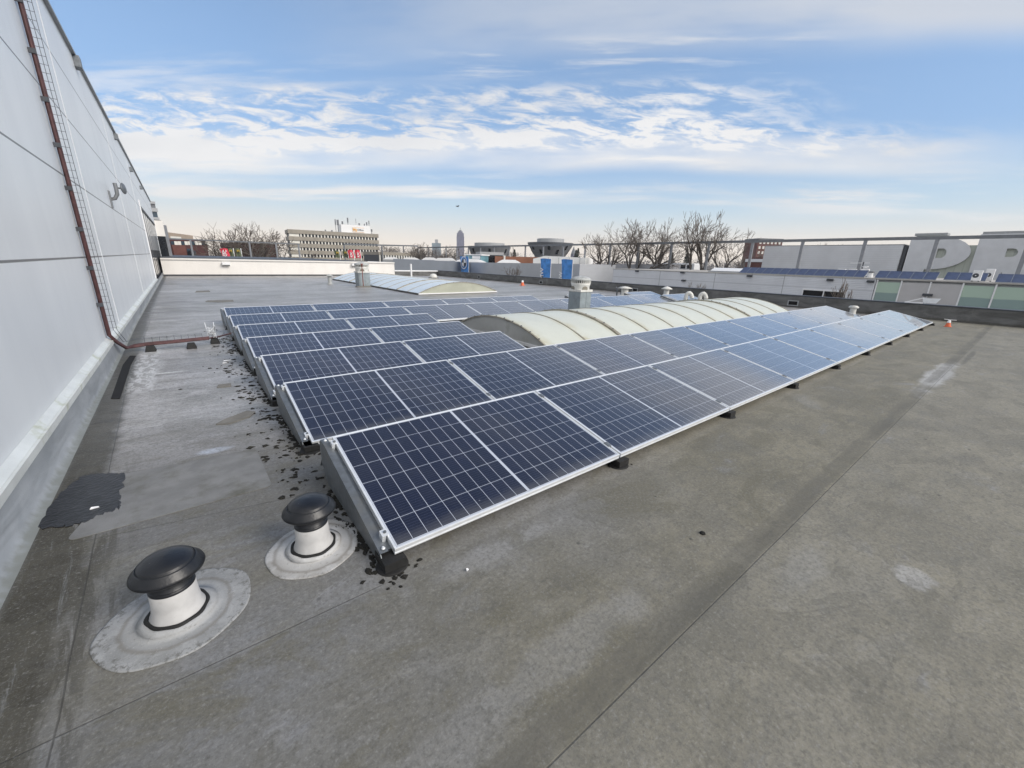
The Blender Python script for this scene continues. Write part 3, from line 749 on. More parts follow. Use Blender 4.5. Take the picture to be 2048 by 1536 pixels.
def rack(r_, ks):
    ks = list(ks); X0 = ROWX[r_]; y0 = ROWY[r_]; z0 = ZL + ROWZ[r_]
    t = thing('mounting_rack', (X0, y0, 0), f'grey metal mounting rack with triangular side plate carrying the {rown[r_]} solar row', 'mounting rack', 'mounting racks of the solar rows')
    zh = z0 + sn * PW; yh = y0 + cs * PW
    # triangular side plate with folded flange
    xs = X0 - 0.062
    poly = [(xs, y0 + 0.005, 0.030), (xs, y0 + 0.035, 0.075), (xs, yh - 0.02, zh - 0.030), (xs, yh + 0.055, zh - 0.030), (xs, yh + 0.085, zh - 0.055), (xs, yh + 0.08, 0.115), (xs, yh - 0.04, 0.012), (xs, y0 + 0.10, 0.012)]
    pl = MB().prism(poly, (0.004, 0, 0)).build('side_plate', M['galv'], t); sub(pl)
    a, c_ = Vector((xs + 0.004, y0 + 0.037, 0.0755)), Vector((xs + 0.004, yh - 0.02, zh - 0.030))
    MB().obox(a - Vector((0.004, 0, 0)), (0.042, 0, 0), c_ - a, (0, -0.001, 0.003)).build('flange', M['galv'], pl)
    MB().box((xs + 0.004, yh - 0.018, zh - 0.031), (xs + 0.042, yh + 0.055, zh - 0.028)).build('flange', M['galv'], pl)
    for (yy, zz) in ((yh + 0.02, zh - 0.028), (y0 + 0.055, 0.088)):
        MB().lathe((xs + 0.024, yy, zz), [(0.010, 0), (0.010, 0.004), (0.006, 0.004), (0.006, 0.010)], 12).build('bolt', M['alu'], pl)
    # end clamps
    for d_ in (0.115, PW - 0.075):
        cc = Vector((X0, y0 + cs * d_, z0 + sn * d_)); uy = Vector((0, cs, sn)); uz = Vector((0, -sn, cs))
        e = MB().obox(cc + Vector((-0.026, 0, 0)) - uy * 0.022 + uz * 0.004, (0.036, 0, 0), uy * 0.044, uz * 0.004)
        e.obox(cc + Vector((-0.026, 0, 0)) - uy * 0.022 - uz * 0.045, (0.018, 0, 0), uy * 0.044, uz * 0.049)
        eo = e.build('end_clamp', M['alu'], t); sub(eo)
        hp = cc + uz * 0.008 + Vector((-0.006, 0, 0))
        MB().tube(hp, hp + uz * 0.008, 0.008, n=10).build('bolt', M['galv'], eo)
        MB().obox(cc + Vector((-0.045, 0, 0)) - uy * 0.04 - uz * 0.075, (0.06, 0, 0), uy * 0.08, uz * 0.03).build('clamp_seat', M['rubber'], eo)
    # rubber feet under the joints
    joints = sorted(set(list(ks) + [ks[-1] + 1])) if r_ in (0, 1, 6) else [ks[0]]
    for k in joints:
        xx = X0 + k * PITCH + (0.0 if k else -0.012)
        f = MB()
        f.box((xx - 0.055, y0 - 0.035, 0.012), (xx + 0.055, y0 + 0.10, 0.060))
        f.box((xx - 0.045, y0 - 0.020, 0.060), (xx + 0.045, y0 + 0.08, ZL + ROWZ[r_] - PT - 0.004))
        f.lathe((xx, y0 + 0.02, 0.001), [(0.080, 0), (0.076, 0.008), (0.05, 0.012)], 24)
        fo = f.build('rubber_foot', M['rubber'], t, 0.004)
    # back plates closing the high side, and base rails
    x1 = X0 + (ks[-1] + 1) * PITCH
    MB().prism([(X0 - .05, yh + 0.012, zh - 0.05), (X0 - .05, yh + 0.016, zh - 0.05), (X0 - .05, yh + 0.20, 0.05), (X0 - .05, yh + 0.196, 0.05)], (x1 - X0 + .03, 0, 0)).build('back_plate', M['galv'], t)
    for k in range(ks[0], ks[-1] + 2):
        xx = X0 + k * PITCH + 0.02 if k else X0 + 0.0
        MB().obox((xx - 0.02, y0 + 0.06, z0 - PT - 0.045 + sn * 0.06), (0.04, 0, 0), (0, cs * (PW - 0.1), sn * (PW - 0.1)), (0, -0.01, 0.042)).build('rail', M['galv'], t)
for r_, ks in rows.items(): rack(r_, ks)
for (x_, y_, lab) in ((10.35, 8.0, 'small grey mounting rack under the panel right of the grey shaft'), (13.85, 8.0, 'small grey mounting rack under the panel by the round roof vent'), (14.25, 6.55, 'small grey mounting rack under the pale panel left of the gooseneck pipes')):
    t = thing('mounting_rack', (x_, y_, 0), lab, 'mounting rack', 'mounting racks of the solar rows')
    zh = ZL + sn * PW; yh = y_ + cs * PW
    for xx in (x_ - 0.05, x_ + PL + 0.04):
        MB().prism([(xx, y_, 0.02), (xx, y_, 0.05), (xx, yh, zh - .04), (xx, yh + .06, zh - .04), (xx, yh + .06, .012), (xx, y_ + .1, .012)], (0.005, 0, 0)).build('side_plate', M['galv'], t)
    MB().box((x_, y_ + .04, 0.012), (x_ + PL, y_ + .10, 0.05)).build('rail', M['galv'], t)

# ------------------------------------------------------------------ black capped roof vents
def vent(x, y, label, flange, seed):
    t = thing('roof_vent', (x, y, 0), label, 'roof vent', 'black-capped roof vents')
    rs = random.Random(seed); ph = [rs.uniform(0, 6.28) for _ in range(4)]
    wob = lambda an, j: 1 + (0.03 * math.sin(2 * an + ph[0]) + 0.015 * math.sin(3 * an + ph[1]) + 0.012 * math.sin(7 * an + ph[2])) * (1 if j < 4 else 0.4)
    m_ = M['flange%d' % seed]
    MB().lathe((0 + x, y, 0), [(flange, 0.001), (flange, 0.0045), (flange * .97, 0.006), (flange * .72, 0.007), (flange * .62, 0.010), (flange * .5, 0.009), (0.135, 0.016), (0.11, 0.022)], 72, wob=wob).build('felt_flange', m_, t)
    MB().lathe((x, y, 0), [(0.098, 0.012), (0.096, 0.026), (0.085, 0.05), (0.080, 0.09), (0.0775, 0.155), (0.074, 0.157)], 48).build('collar', M['whitecoat'], t)
    w2 = lambda an, j: 1 + 0.025 * math.sin(3 * an + ph[1]) + 0.02 * math.sin(8 * an + ph[3])
    MB().lathe((x, y, 0), [(0.108, 0.019), (0.108, 0.026), (0.100, 0.031), (0.094, 0.030), (0.094, 0.02)], 48, wob=w2).build('sealant_bead', M['rubber'], t)
    MB().lathe((x, y, 0), [(0.0785, 0.150), (0.0785, 0.163), (0.076, 0.164), (0.073, 0.166), (0.0735, 0.215), (0.073, 0.228)], 48).build('neck', M['blackplastic'], t)
    MB().lathe((x, y, 0), [(0.060, 0.226), (0.104, 0.222), (0.1225, 0.224), (0.1245, 0.230), (0.121, 0.240), (0.1005, 0.262), (0.0985, 0.2655), (0.0965, 0.2655), (0.0955, 0.2625), (0.0935, 0.2625), (0.0925, 0.270), (0.088, 0.276), (0.06, 0.287), (0.03, 0.293), (0.0, 0.295)], 64).build('cap', M['blackplastic'], t)
    return t
def flange_mat(name, c0, c1, seed, alg):
    m = mat(name, c0, 0.7); nt = m.node_tree; b = nt.nodes['Principled BSDF']
    tc = nt.nodes.new('ShaderNodeTexCoord'); P = tc.outputs['Object']; x, y, z = sep(nt, P)
    d = (x * x + y * y).pow(0.5)
    n = noise(nt, P, 9.0, 6.0, 0.7, 0.5); n2 = noise(nt, P, 45.0, 4.0, 0.75); n3 = noise(nt, P, 140.0, 2.0, 0.6)
    c = mixc(nt, n.step(0.32, 0.68), c0, c1)
    ring = (d + (n - 0.5) * 0.09).step(0.19, 0.12)
    c = mixc(nt, ring * 0.5, c, tuple(min(1, k * 1.25) for k in c1))
    c = mixc(nt, (d - 0.185 + (n - 0.5) * 0.05).abs().step(0.016, 0.0) * 0.5, c, (0.16, 0.145, 0.12))
    rim = (d + (n - 0.5) * 0.05).step(0.20, 0.25)
    c = mixc(nt, rim * n2.step(0.48, 0.62) * alg, c, (0.075, 0.072, 0.06))
    c = mixc(nt, n2.step(0.56, 0.72) * 0.45, c, (0.12, 0.115, 0.10))
    c = mixc(nt, n3.step(0.60, 0.72) * 0.4, c, (0.5, 0.5, 0.49))
    nt.links.new(c, b.inputs['Base Color'])
    bp = nt.nodes.new('ShaderNodeBump'); bp.inputs['Strength'].default_value = 0.6; bp.inputs['Distance'].default_value = 0.006
    hh = n * 1.6 + n2 * 0.5 + n3 * 0.2
    nt.links.new(hh.s, bp.inputs['Height']); nt.links.new(bp.outputs[0], b.inputs['Normal'])
    return m
M['flange1'] = flange_mat('grey_felt_flange', (0.25, 0.255, 0.255), (0.36, 0.365, 0.37), 1, 0.6)
M['flange2'] = flange_mat('pale_felt_flange', (0.34, 0.33, 0.315), (0.50, 0.50, 0.50), 2, 1.0)
vent(-0.842, 0.280, 'nearest black mushroom-capped roof vent on a wide grey felt flange', 0.258, 1)
vent(-0.286, 0.385, 'black mushroom-capped roof vent on a pale flange beside the front solar row', 0.224, 2)

# ------------------------------------------------------------------ barrel skylights
def barrel(name, axis, a0, a1, c, half, zb, sag, nrib, thick, label, mcol, endmats, stain):
    t = thing(name, ((a0 + a1) / 2, c, 0) if axis == 'x' else (c, (a0 + a1) / 2, 0), label, 'skylight', 'barrel skylights')
    Rr = (half * half + sag * sag) / (2 * sag); th = math.asin(half / Rr)
    def P(a, u, off=0.0):
        an = -th + 2 * th * u; s_ = math.sin(an) * (Rr + off); z_ = zb + sag - Rr + math.cos(an) * (Rr + off)
        return (a, c + s_, z_) if axis == 'x' else (c + s_, a, z_)
    pitch = (a1 - a0) / nrib; n = 24
    mt = skylight_material(name + '_glazing', axis, mcol, stain, (a0 - (a0 + a1) / 2), pitch)
    for k in range(nrib):
        b = MB(); vs = []
        for a in (a0 + k * pitch + 0.012, a0 + (k + 1) * pitch - 0.012):
            for off in (0.0, -0.02): vs += [P(a, i / n, off) for i in range(n + 1)]
        m_ = n + 1; fs = []
        for i in range(n):
            fs += [(i, i + 1, 2 * m_ + i + 1, 2 * m_ + i), (m_ + i, m_ + i + 1, 3 * m_ + i + 1, 3 * m_ + i), (i, i + 1, m_ + i + 1, m_ + i), (2 * m_ + i, 2 * m_ + i + 1, 3 * m_ + i + 1, 3 * m_ + i)]
        outer_f = [f for j_, f in enumerate(fs) if j_ % 4 < 2]; edge_f = [f for j_, f in enumerate(fs) if j_ % 4 >= 2]
        b.add(vs, outer_f, True); b.add(vs, edge_f, False); b.build('glazing_panel', mt, t)
    for k in range(nrib + 1):
        a = a0 + k * pitch; wd = 0.035 if k in thick else 0.016; hh = 0.03 if k in thick else 0.010
        b = MB(); vs = []
        for aa in (a - wd, a + wd):
            for off in (hh, -0.012): vs += [P(aa, i / n, off) for i in range(n + 1)]
        m_ = n + 1; fs = []
        for i in range(n):
            fs += [(i, i + 1, 2 * m_ + i + 1, 2 * m_ + i), (m_ + i, m_ + i + 1, 3 * m_ + i + 1, 3 * m_ + i), (i, i + 1, m_ + i + 1, m_ + i), (2 * m_ + i, 2 * m_ + i + 1, 3 * m_ + i + 1, 3 * m_ + i)]
        b.add(vs, fs, False)
        ro = b.build('rib', M['rib'], t); sub(ro)
        if k in thick or k == 0:
            for i in range(1, 12):
                q0 = Vector(P(a, i / 12, hh)); MB().tube(q0, q0 + Vector((0, 0, .016)), .014, n=8).build('screw', M['galv'], ro)
    for a, s_, em in ((a0 + .004, 1, endmats[0]), (a1 - .004, -1, endmats[1])):
        pts = [P(a, i / n, -0.006) for i in range(n + 1)]
        ex = (0.02 * s_, 0, 0) if axis == 'x' else (0, 0.02 * s_, 0)
        MB().prism(pts, ex).build('end_cap', em, t)
        e0, e1 = Vector(P(a, 0)), Vector(P(a, 1))
        b = MB()
        if axis == 'x': b.box((a - .03, c - half - .03, zb - .05), (a + .03, c + half + .03, zb - 0.002))
        else: b.box((c - half - .03, a - .03, zb - .05), (c + half + .03, a + .03, zb - 0.002))
        b.build('end_rail', M['white'], t)
    b = MB()
    if axis == 'x':
        b.box((a0 + .031, c - half - .04, 0.002), (a1 - .031, c - half + .04, zb - .004)); b.box((a0 + .031, c + half - .04, 0.002), (a1 - .031, c + half + .04, zb - .004))
        b.box((a0 + .001, c - half - .03, 0.002), (a0 + .03, c + half + .03, zb - .051)); b.box((a1 - .03, c - half - .03, 0.002), (a1 - .001, c + half + .03, zb - .051))
    else:
        b.box((c - half - .04, a0 + .031, 0.002), (c - half + .04, a1 - .031, zb - .004)); b.box((c + half - .04, a0 + .031, 0.002), (c + half + .04, a1 - .031, zb - .004))
        b.box((c - half - .03, a0 + .001, 0.002), (c + half + .03, a0 + .03, zb - .051)); b.box((c - half - .03, a1 - .03, 0.002), (c + half + .03, a1 - .001, zb - .051))
    b.build('curb', M['parapet'], t)
    return t
M['rib'] = mat('weathered_rib', (0.33, 0.30, 0.24), 0.6, 0.2, 0.25, 6)
M['endgrey'] = mat('grey_end_cap', (0.42, 0.42, 0.40), 0.5, var=0.12, vscale=2, bump=0.1, dirt=(0.33, 0.33, 0.30), dscale=4)
M['endcream'] = mat('cream_end_cap', (0.42, 0.43, 0.35), 0.5, var=0.08, vscale=2)
barrel('barrel_skylight', 'x', 3.85, 14.3, 4.45, 1.42, 0.13, 0.34, 11, (2, 8), 'long opal barrel skylight lying between the solar rows', (0.62, 0.635, 0.555), (M['endgrey'], M['endgrey']), 0.95)
barrel('barrel_skylight', 'y', 14.4, 27.0, 9.1, 2.0, 0.07, 0.43, 11, (2, 8), 'farther pale barrel skylight beyond the solar rows, cream end facing the camera', (0.66, 0.73, 0.78), (M['endcream'], M['endcream']), 0.35)

# ------------------------------------------------------------------ ventilation shafts with white turbine heads
def shaft(x, y, wd, zt, label):
    t = thing('vent_shaft', (x, y, 0), label, 'vent shaft', 'square vent shafts with white heads')
    h = wd / 2
    so = MB().box((x - h, y - h, 0.002), (x + h, y + h, zt)).build('shaft_casing', M['shaft'], t, 0.004); sub(so)
    MB().box((x + .02, y - h - .003, 0.004), (x + .026, y - h, zt - .01)).build('casing_seam', M['darkline'], so)
    MB().box((x - h - .03, y - h - .03, zt + .001), (x + h + .03, y + h + .03, zt + .075)).build('head_plate', M['oldwhite'], t, 0.006)
    z0 = zt + .076; r = 0.345
    def arch(an, j): return 1.0
    MB().lathe((x, y, z0), [(r * .90, 0), (r * .90, 0.10), (r * .96, 0.15), (r * 1.0, 0.22), (r * 0.9, 0.225)], 40).build('head_body', M['oldwhite'], t)
    for k in range(4):
        an = math.pi / 4 + k * math.pi / 2 + 0.5
        cx_, cy_ = x + math.cos(an) * r * .90, y + math.sin(an) * r * .90
        tx = Vector((-math.sin(an), math.cos(an), 0)); nx = Vector((math.cos(an), math.sin(an), 0))
        pts = []
        for i in range(9):
            aa = math.pi * i / 8; pts.append(Vector((cx_, cy_, z0 + 0.045)) + tx * (0.10 * math.cos(aa)) + Vector((0, 0, 0.075 * math.sin(aa))) - nx * 0.03)
        pts = [Vector((cx_, cy_, z0 + 0.004)) + tx * 0.10 - nx * .03] + pts + [Vector((cx_, cy_, z0 + 0.004)) - tx * 0.10 - nx * .03]
        MB().prism(pts, nx * 0.036).build('arched_opening', M['arch'], t)
    MB().lathe((x, y, z0), [(r * .80, 0.21), (r * .80, 0.325)], 32).build('inner_drum', M['opening'], t)
    b = MB()
    for k in range(30):
        an = 2 * math.pi * k / 30
        d1 = Vector((math.cos(an), math.sin(an), 0)); d2 = Vector((-math.sin(an), math.cos(an), 0))
        b.obox(Vector((x, y, z0 + .224)) + d1 * r * .86 - d2 * 0.018, d1 * (r * .16) + d2 * 0.01, d2 * 0.022, (0, 0, 0.095))
    b.build('louvre_ring', M['oldwhite'], t)
    MB().lathe((x, y, z0), [(r * 1.05, 0.318), (r * 1.06, 0.33), (r * 1.02, 0.365), (r * .8, 0.41), (r * .42, 0.445), (0.0, 0.46)], 40).build('dome', M['domegrey'], t)
    return t
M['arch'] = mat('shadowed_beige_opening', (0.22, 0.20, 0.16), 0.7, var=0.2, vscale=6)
shaft(6.78, 20.3, 0.58, 0.69, 'far square grey vent shaft with white head, behind a thin rust-red rod')
near_shaft = shaft(8.35, 6.53, 0.56, 0.83, 'nearer square grey vent shaft with white louvred head, behind the long skylight')
near_shaft.scale = (0.81, 0.81, 0.81)

# rust rod on a base
p = onZ(727, 574)
t = thing('lightning_rod', p, 'thin rust-red rod standing on a flat base before the far vent shaft', 'rod')
MB().tube((p.x, p.y, .04), (p.x, p.y, 1.12), 0.022, n=8).build('rod', M['rust'], t)
MB().box((p.x - .36, p.y - .16, 0.002), (p.x + .36, p.y + .16, 0.045)).build('base_plate', M['patch'], t)
MB().box((p.x - .05, p.y - .05, 1.10), (p.x + .05, p.y + .05, 1.15)).build('tip', M['rust'], t)

def pipe_vent(name, x, y, h_, r_, cap, label, mt=None, group=None):
    mt = mt or M['oldwhite']
    t = thing(name, (x, y, 0), label, 'pipe vent', group)
    MB().lathe((x, y, 0), [(r_ * 1.5, 0.002), (r_ * 1.25, 0.05), (r_, 0.10), (r_, h_ * .78)], 20).build('pipe', mt, t)
    if cap == 'cone':
        MB().lathe((x, y, 0), [(r_ * 2.0, h_ * .80), (r_ * 2.05, h_ * .83), (r_ * .8, h_ * .96), (0, h_)], 20).build('cap', mt, t)
    else:
        MB().lathe((x, y, 0), [(r_ * 1.1, h_ * .74), (r_ * 1.55, h_ * .78), (r_ * 1.6, h_ * .90), (r_ * 1.2, h_ * .93), (r_ * 1.2, h_ * .98), (0, h_)], 20).build('cap', mt, t)
    return t
pipe_vent('pipe_vent', 5.70, 22.4, 0.54, 0.10, 'cone', 'small grey pipe vent with conical hat on the back of the roof', M['domegrey'])
pipe_vent('pipe_vent', 16.5, 1.97, 0.345, 0.085, 'drum', 'white stub pipe vent between the right ends of the two front solar rows')
pipe_vent('pipe_vent', 15.5, 10.28, 0.47, 0.16, 'cone', 'white pipe vent with conical hat and thin dark pipes beside it near the parapet')
pipe_vent('pipe_vent', 15.5, 8.15, 0.60, 0.11, 'cone', 'white hatted pipe vent left of the gooseneck pipes')
t = thing('standpipe', (15.5, 10.72, 0), 'pair of thin dark standpipes beside a white hatted vent near the parapet', 'pipes')
MB().path([(15.5, 10.72, 0.0), (15.5, 10.72, .34), (15.5, 10.80, .39)], 0.035, 8).build('pipe', M['darksteel'], t)
MB().path([(15.55, 10.52, 0.0), (15.55, 10.52, .40), (15.55, 10.62, .42)], 0.03, 8).build('pipe', M['darksteel'], t)
t = thing('gooseneck_pipe', (15.0, 6.7, 0), 'twin white gooseneck pipes curving over behind the long skylight', 'gooseneck')
for yy, dxx in ((6.92, -0.08), (6.52, 0.25)):
    pts = [(15.0 + dxx, yy, 0.0), (15.0 + dxx, yy, 0.28)]
    for i in range(1, 9):
        a = math.pi * i / 8; pts.append((15.0 + dxx + (0.06 * (1 - math.cos(a))), yy - 0.09 * (1 - math.cos(a)), 0.30 + 0.13 * math.sin(a) - (.06 * max(0, -math.cos(a)))))
    pp = MB().path(pts, 0.078, 14).build('pipe', M['oldwhite'], t); sub(pp)
    e = Vector(pts[-1]); MB().lathe((e.x, e.y, e.z - .012), [(0.066, -0.004), (0.066, 0.006)], 16).build('pipe_mouth', M['opening'], pp)
p = onZ(867, 556)
t = thing('dome_vent', p, 'tiny white dome vent near the back edge of the roof', 'dome vent')
MB().lathe((p.x, p.y, 0), [(0.30, 0.002), (0.30, .12), (0.26, 0.24), (0.14, 0.32), (0, 0.34)], 20).build('dome', M['oldwhite'], t)
MB().lathe((p.x, p.y, 0), [(0.42, 0.001), (0.42, .03), (.31, .05)], 20).build('flange', M['patch'], t)
p = onZ(823, 556)
t = thing('white_post', p, 'slim white pole standing at the back edge of the roof', 'pole')
MB().tube((p.x, p.y, 0), (p.x, p.y, 1.05), 0.07, n=8).build('pole', M['white'], t); MB().lathe((p.x, p.y, 0), [(0.2, 0), (0.2, .05), (.08, .08)], 12).build('foot', M['oldwhite'], t)

# cones
def cone(x, y, h_, label, top):
    t = thing('traffic_cone', (x, y, 0), label, 'cone', 'small orange cones on the roof')
    MB().box((x - h_ * .36, y - h_ * .36, 0.002), (x + h_ * .36, y + h_ * .36, h_ * .07)).build('base', M['orange'], t)
    MB().lathe((x, y, 0), [(h_ * .30, h_ * .07), (h_ * .20, h_ * .55)], 16).build('cone_body', M['orange'], t)
    MB().lathe((x, y, 0), [(h_ * .20, h_ * .551), (h_ * .13, h_ * .88), (0.0, h_ * .885)], 16).build('white_top', M['white'], t)
    if top: MB().path([(x - .02, y + .11, h_ * .99), (x, y, h_ * .93), (x + .02, y - .13, h_ * .95)], 0.009, 6).build('crossbar', M['white'], t)
cone(16.05, -0.30, 0.205, 'orange and white cone by the right end of the front solar row', True)
cone(16.2, 18.6, 0.36, 'distant orange cone standing near the middle of the parapet', False)

# ------------------------------------------------------------------ parapets
t = thing('roof_parapet', (18.15, 12, 0), 'low dark grey felt-covered parapet along the right edge of the roof', 'parapet')
MB().box((18.001, -8, -4.99), (18.32, 33.4, 0.43)).build('wall', M['parapet'], t)
MB().box((17.985, -8, 0.431), (18.34, 33.4, 0.465)).build('coping', M['darkline'], t)
for k, (u, v) in enumerate(((1585, 611), (1082, 566), (958, 554), (1270, 583))):
    p = onX(u, v, 18.0); wd = 0.17 if k else 0.19; p.z = max(p.z, 0.16)
    fo = MB(); z0, z1 = p.z - .07, p.z + .07
    fo.box((17.975, p.y - wd, z0 - .035), (18.0005, p.y + wd, z0)); fo.box((17.975, p.y - wd, z1), (18.0005, p.y + wd, z1 + .035))
    fo.box((17.975, p.y - wd, z0), (18.0005, p.y - wd + .04, z1)); fo.box((17.975, p.y + wd - .04, z0), (18.0005, p.y + wd, z1))
    so = fo.build('scupper', M['greytrim'], t); sub(so)
    MB().box((17.995, p.y - wd + .04, z0), (18.0008, p.y + wd - .04, z1)).build('opening', M['opening'], so)
t = thing('roof_parapet', (16, 33.2, 0), 'short back parapet with pale coping right of the white block', 'parapet')
MB().box((13.85, 33.0, -4.99), (18.0, 33.4, 0.36)).build('wall', M['parapet'], t)
MB().box((13.82, 32.96, 0.361), (18.0, 33.44, 0.45)).build('coping', M['white'], t)

t = thing('folded_bracket', (18.1, 0.7, 0.466), 'white folded metal bracket lying on the parapet above the front row', 'bracket')
MB().obox((18.06, 1.02, 0.467), (0.10, 0, 0), (0, -0.42, 0), (0, 0, 0.035)).build('foot', M['white'], t)
MB().prism([(18.08, 1.0, .503), (18.08, .62, .66), (18.08, .56, .65), (18.08, .92, .503)], (0.07, 0, 0)).build('arm', M['white'], t)
MB().prism([(18.06, .58, .50), (18.06, .62, .64), (18.06, .20, .66), (18.06, .28, .50)], (0.02, 0, 0)).build('plate', M['alu'], t)

# ------------------------------------------------------------------ white block closing the back of the roof
t = thing('white_block', (6, 40, 0), 'long low white-clad block closing the back of the roof', 'building')
MB().box((-1.50, 33.0, -4.99), (13.84, 60, 1.02)).build('wall', M['offwhite'], t)
MB().box((-1.50, 32.95, 1.021), (13.86, 60, 1.10)).build('coping', M['offwhite'], t)
MB().box((-1.50, 34.2, 1.101), (12.0, 59, 1.16)).build('upper_roof', M['darkline'], t)
MB().box((-1.50, 32.94, 0.02), (13.84, 32.999, 0.10)).build('base_strip', M['darkline'], t)
MB().box((-1.50, 32.98, 0.96), (13.84, 32.999, 0.975)).build('joint_line', M['greytrim'], t)
for k, (u, v) in enumerate(((452, 528), (709, 530))):
    p = onY(u, v, 32.9)
    tt = thing('wall_lamp', p, ['white box lamp on the white block, near its left end', 'white box lamp on the white block beside the far vent shaft'][k], 'lamp', 'box lamps on the white block')
    MB().prism([(p.x - .22, 32.999, p.z + .12), (p.x - .22, 32.72, p.z + .08), (p.x - .22, 32.72, p.z - .05), (p.x - .22, 32.999, p.z - .13)], (0.44, 0, 0)).build('housing', M['white'], tt)
    MB().box((p.x - .2, 32.78, p.z - .115), (p.x + .2, 32.95, p.z - .10)).build('lens', M['greytrim'], tt)

# ------------------------------------------------------------------ litter, moss and patches on the near roof
b = MB(); rs = random.Random(11); clus = [1.3, 1.75, 2.2, 2.75, 3.3, 3.5, 4.1, 4.6, 5.0, 5.9, 6.4, 7.0, 7.2]
for k in range(430):
    yy = rs.choice(clus) + rs.gauss(0, .16) if rs.random() < .65 else 0.9 + 7.5 * rs.random()
    xx = -0.08 - abs(rs.gauss(0, 0.10)) * (1 + 0.12 * yy) - (0.12 * rs.random() if rs.random() < .3 else 0)
    if 0.9 < yy < 1.05 and rs.random() < .5: continue
    s_ = 0.004 + 0.026 * rs.random() ** 2.5
    n_ = 9; ph = rs.random() * 6; st = .8 + .6 * rs.random()
    ring = []
    for i in range(n_):
        an = 2 * math.pi * i / n_; rr = s_ * (0.35 + 1.1 * rs.random())
        ring.append((xx + rr * math.cos(an) * st, yy + rr * math.sin(an), 0.0015))
    top = [(xx + (p[0] - xx) * .55, yy + (p[1] - yy) * .55, 0.004 + s_ * 0.25 * rs.random()) for p in ring]
    b.add(ring + top, [(i, (i + 1) % n_, n_ + (i + 1) % n_, n_ + i) for i in range(n_)] + [tuple(range(n_, 2 * n_))])
for k in range(420):
    yy = rs.choice([0.95, 2.55, 3.87, 5.2, 6.55]) - 0.95 * rs.random() ** .8 + .05
    xx = -0.065 - abs(rs.gauss(0, 0.028)); s_ = 0.006 + 0.012 * rs.random()
    n_ = 7
    ring = [(xx + s_ * (0.6 + .7 * rs.random()) * math.cos(2 * math.pi * i / n_), yy + 1.8 * s_ * (0.6 + .7 * rs.random()) * math.sin(2 * math.pi * i / n_), 0.0012) for i in range(n_)]
    top = [(xx + (p[0] - xx) * .5, yy + (p[1] - yy) * .5, 0.003 + s_ * .4 * rs.random()) for p in ring]
    b.add(ring + top, [(i, (i + 1) % n_, n_ + (i + 1) % n_, n_ + i) for i in range(n_)] + [tuple(range(n_, 2 * n_))])
for (cx_, cy_, n0, sp) in ((-0.03, -0.02, 40, 0.07), (1.775, -0.0, 18, 0.06), (-0.03, 1.56, 26, 0.07)):
    for k in range(n0):
        xx, yy = cx_ + rs.gauss(0, sp), cy_ + rs.gauss(0, sp * .7); s_ = 0.006 + .014 * rs.random(); n_ = 7
        ring = [(xx + s_ * (0.6 + .7 * rs.random()) * math.cos(2 * math.pi * i / n_), yy + s_ * (0.6 + .7 * rs.random()) * math.sin(2 * math.pi * i / n_), 0.0013) for i in range(n_)]
        top = [(xx + (p[0] - xx) * .5, yy + (p[1] - yy) * .5, 0.003 + s_ * .3 * rs.random()) for p in ring]
        b.add(ring + top, [(i, (i + 1) % n_, n_ + (i + 1) % n_, n_ + i) for i in range(n_)] + [tuple(range(n_, 2 * n_))])
tag(b.build('moss', M['moss']), 'black moss crumbs scattered beside the left ends of the solar rows', 'moss', kind='stuff')

def sheet(name, pts, z, th, mt, label, cat, group=None):
    poly = [Vector((p[0], p[1], z)) for p in pts]
    o = MB().prism(poly, (0, 0, th)).build(name, mt); return tag(o, label, cat, group)
def rounded(pts, r_, n=5):
    res = []; m_ = len(pts)
    for i in range(m_):
        a, b_, c_ = Vector(pts[i - 1]), Vector(pts[i]), Vector(pts[(i + 1) % m_])
        d1, d2 = (a - b_).normalized(), (c_ - b_).normalized()
        p1, p2 = b_ + d1 * r_, b_ + d2 * r_
        for k in range(n + 1):
            t_ = k / n; res.append((p1 * (1 - t_) ** 2 + b_ * 2 * t_ * (1 - t_) + p2 * t_ ** 2)[:])
    return res
E2 = lambda L: [tuple(onZ(u, v)[:2]) for (u, v) in L]
pp = E2([(70, 1056), (118, 990), (165, 952), (205, 948), (247, 948), (243, 1000), (238, 1020), (205, 1030), (165, 1046), (120, 1056)])
rs = random.Random(4); rag = []
for i in range(len(pp)):
    a_, c_ = Vector(pp[i]), Vector(pp[(i + 1) % len(pp)])
    for k in range(9):
        q_ = a_.lerp(c_, k / 9); rag.append((q_.x + rs.gauss(0, .007), q_.y + rs.gauss(0, .010)))
pp = rag
sheet('bitumen_patch', pp, 0.0015, 0.004, M['bitumen'], 'black wet bitumen patch on the roof at the foot of the hall wall', 'roof patch')
pp = rounded([Vector(p) for p in E2([(130, 1085), (250, 948), (512, 898), (545, 972)])], 0.05)
M['bigpatch'] = mat('large_felt_overlay', (0.20, 0.20, 0.198), 0.72, var=0.15, vscale=5, bump=0.3, bscale=160, dirt=(0.10, 0.097, 0.075), dscale=3.0, dlo=.45, dhi=.75)
sheet('felt_overlay', pp, 0.0006, 0.0040, M['bigpatch'], 'large rounded felt overlay on the roof left of the front solar rows', 'roof patch')
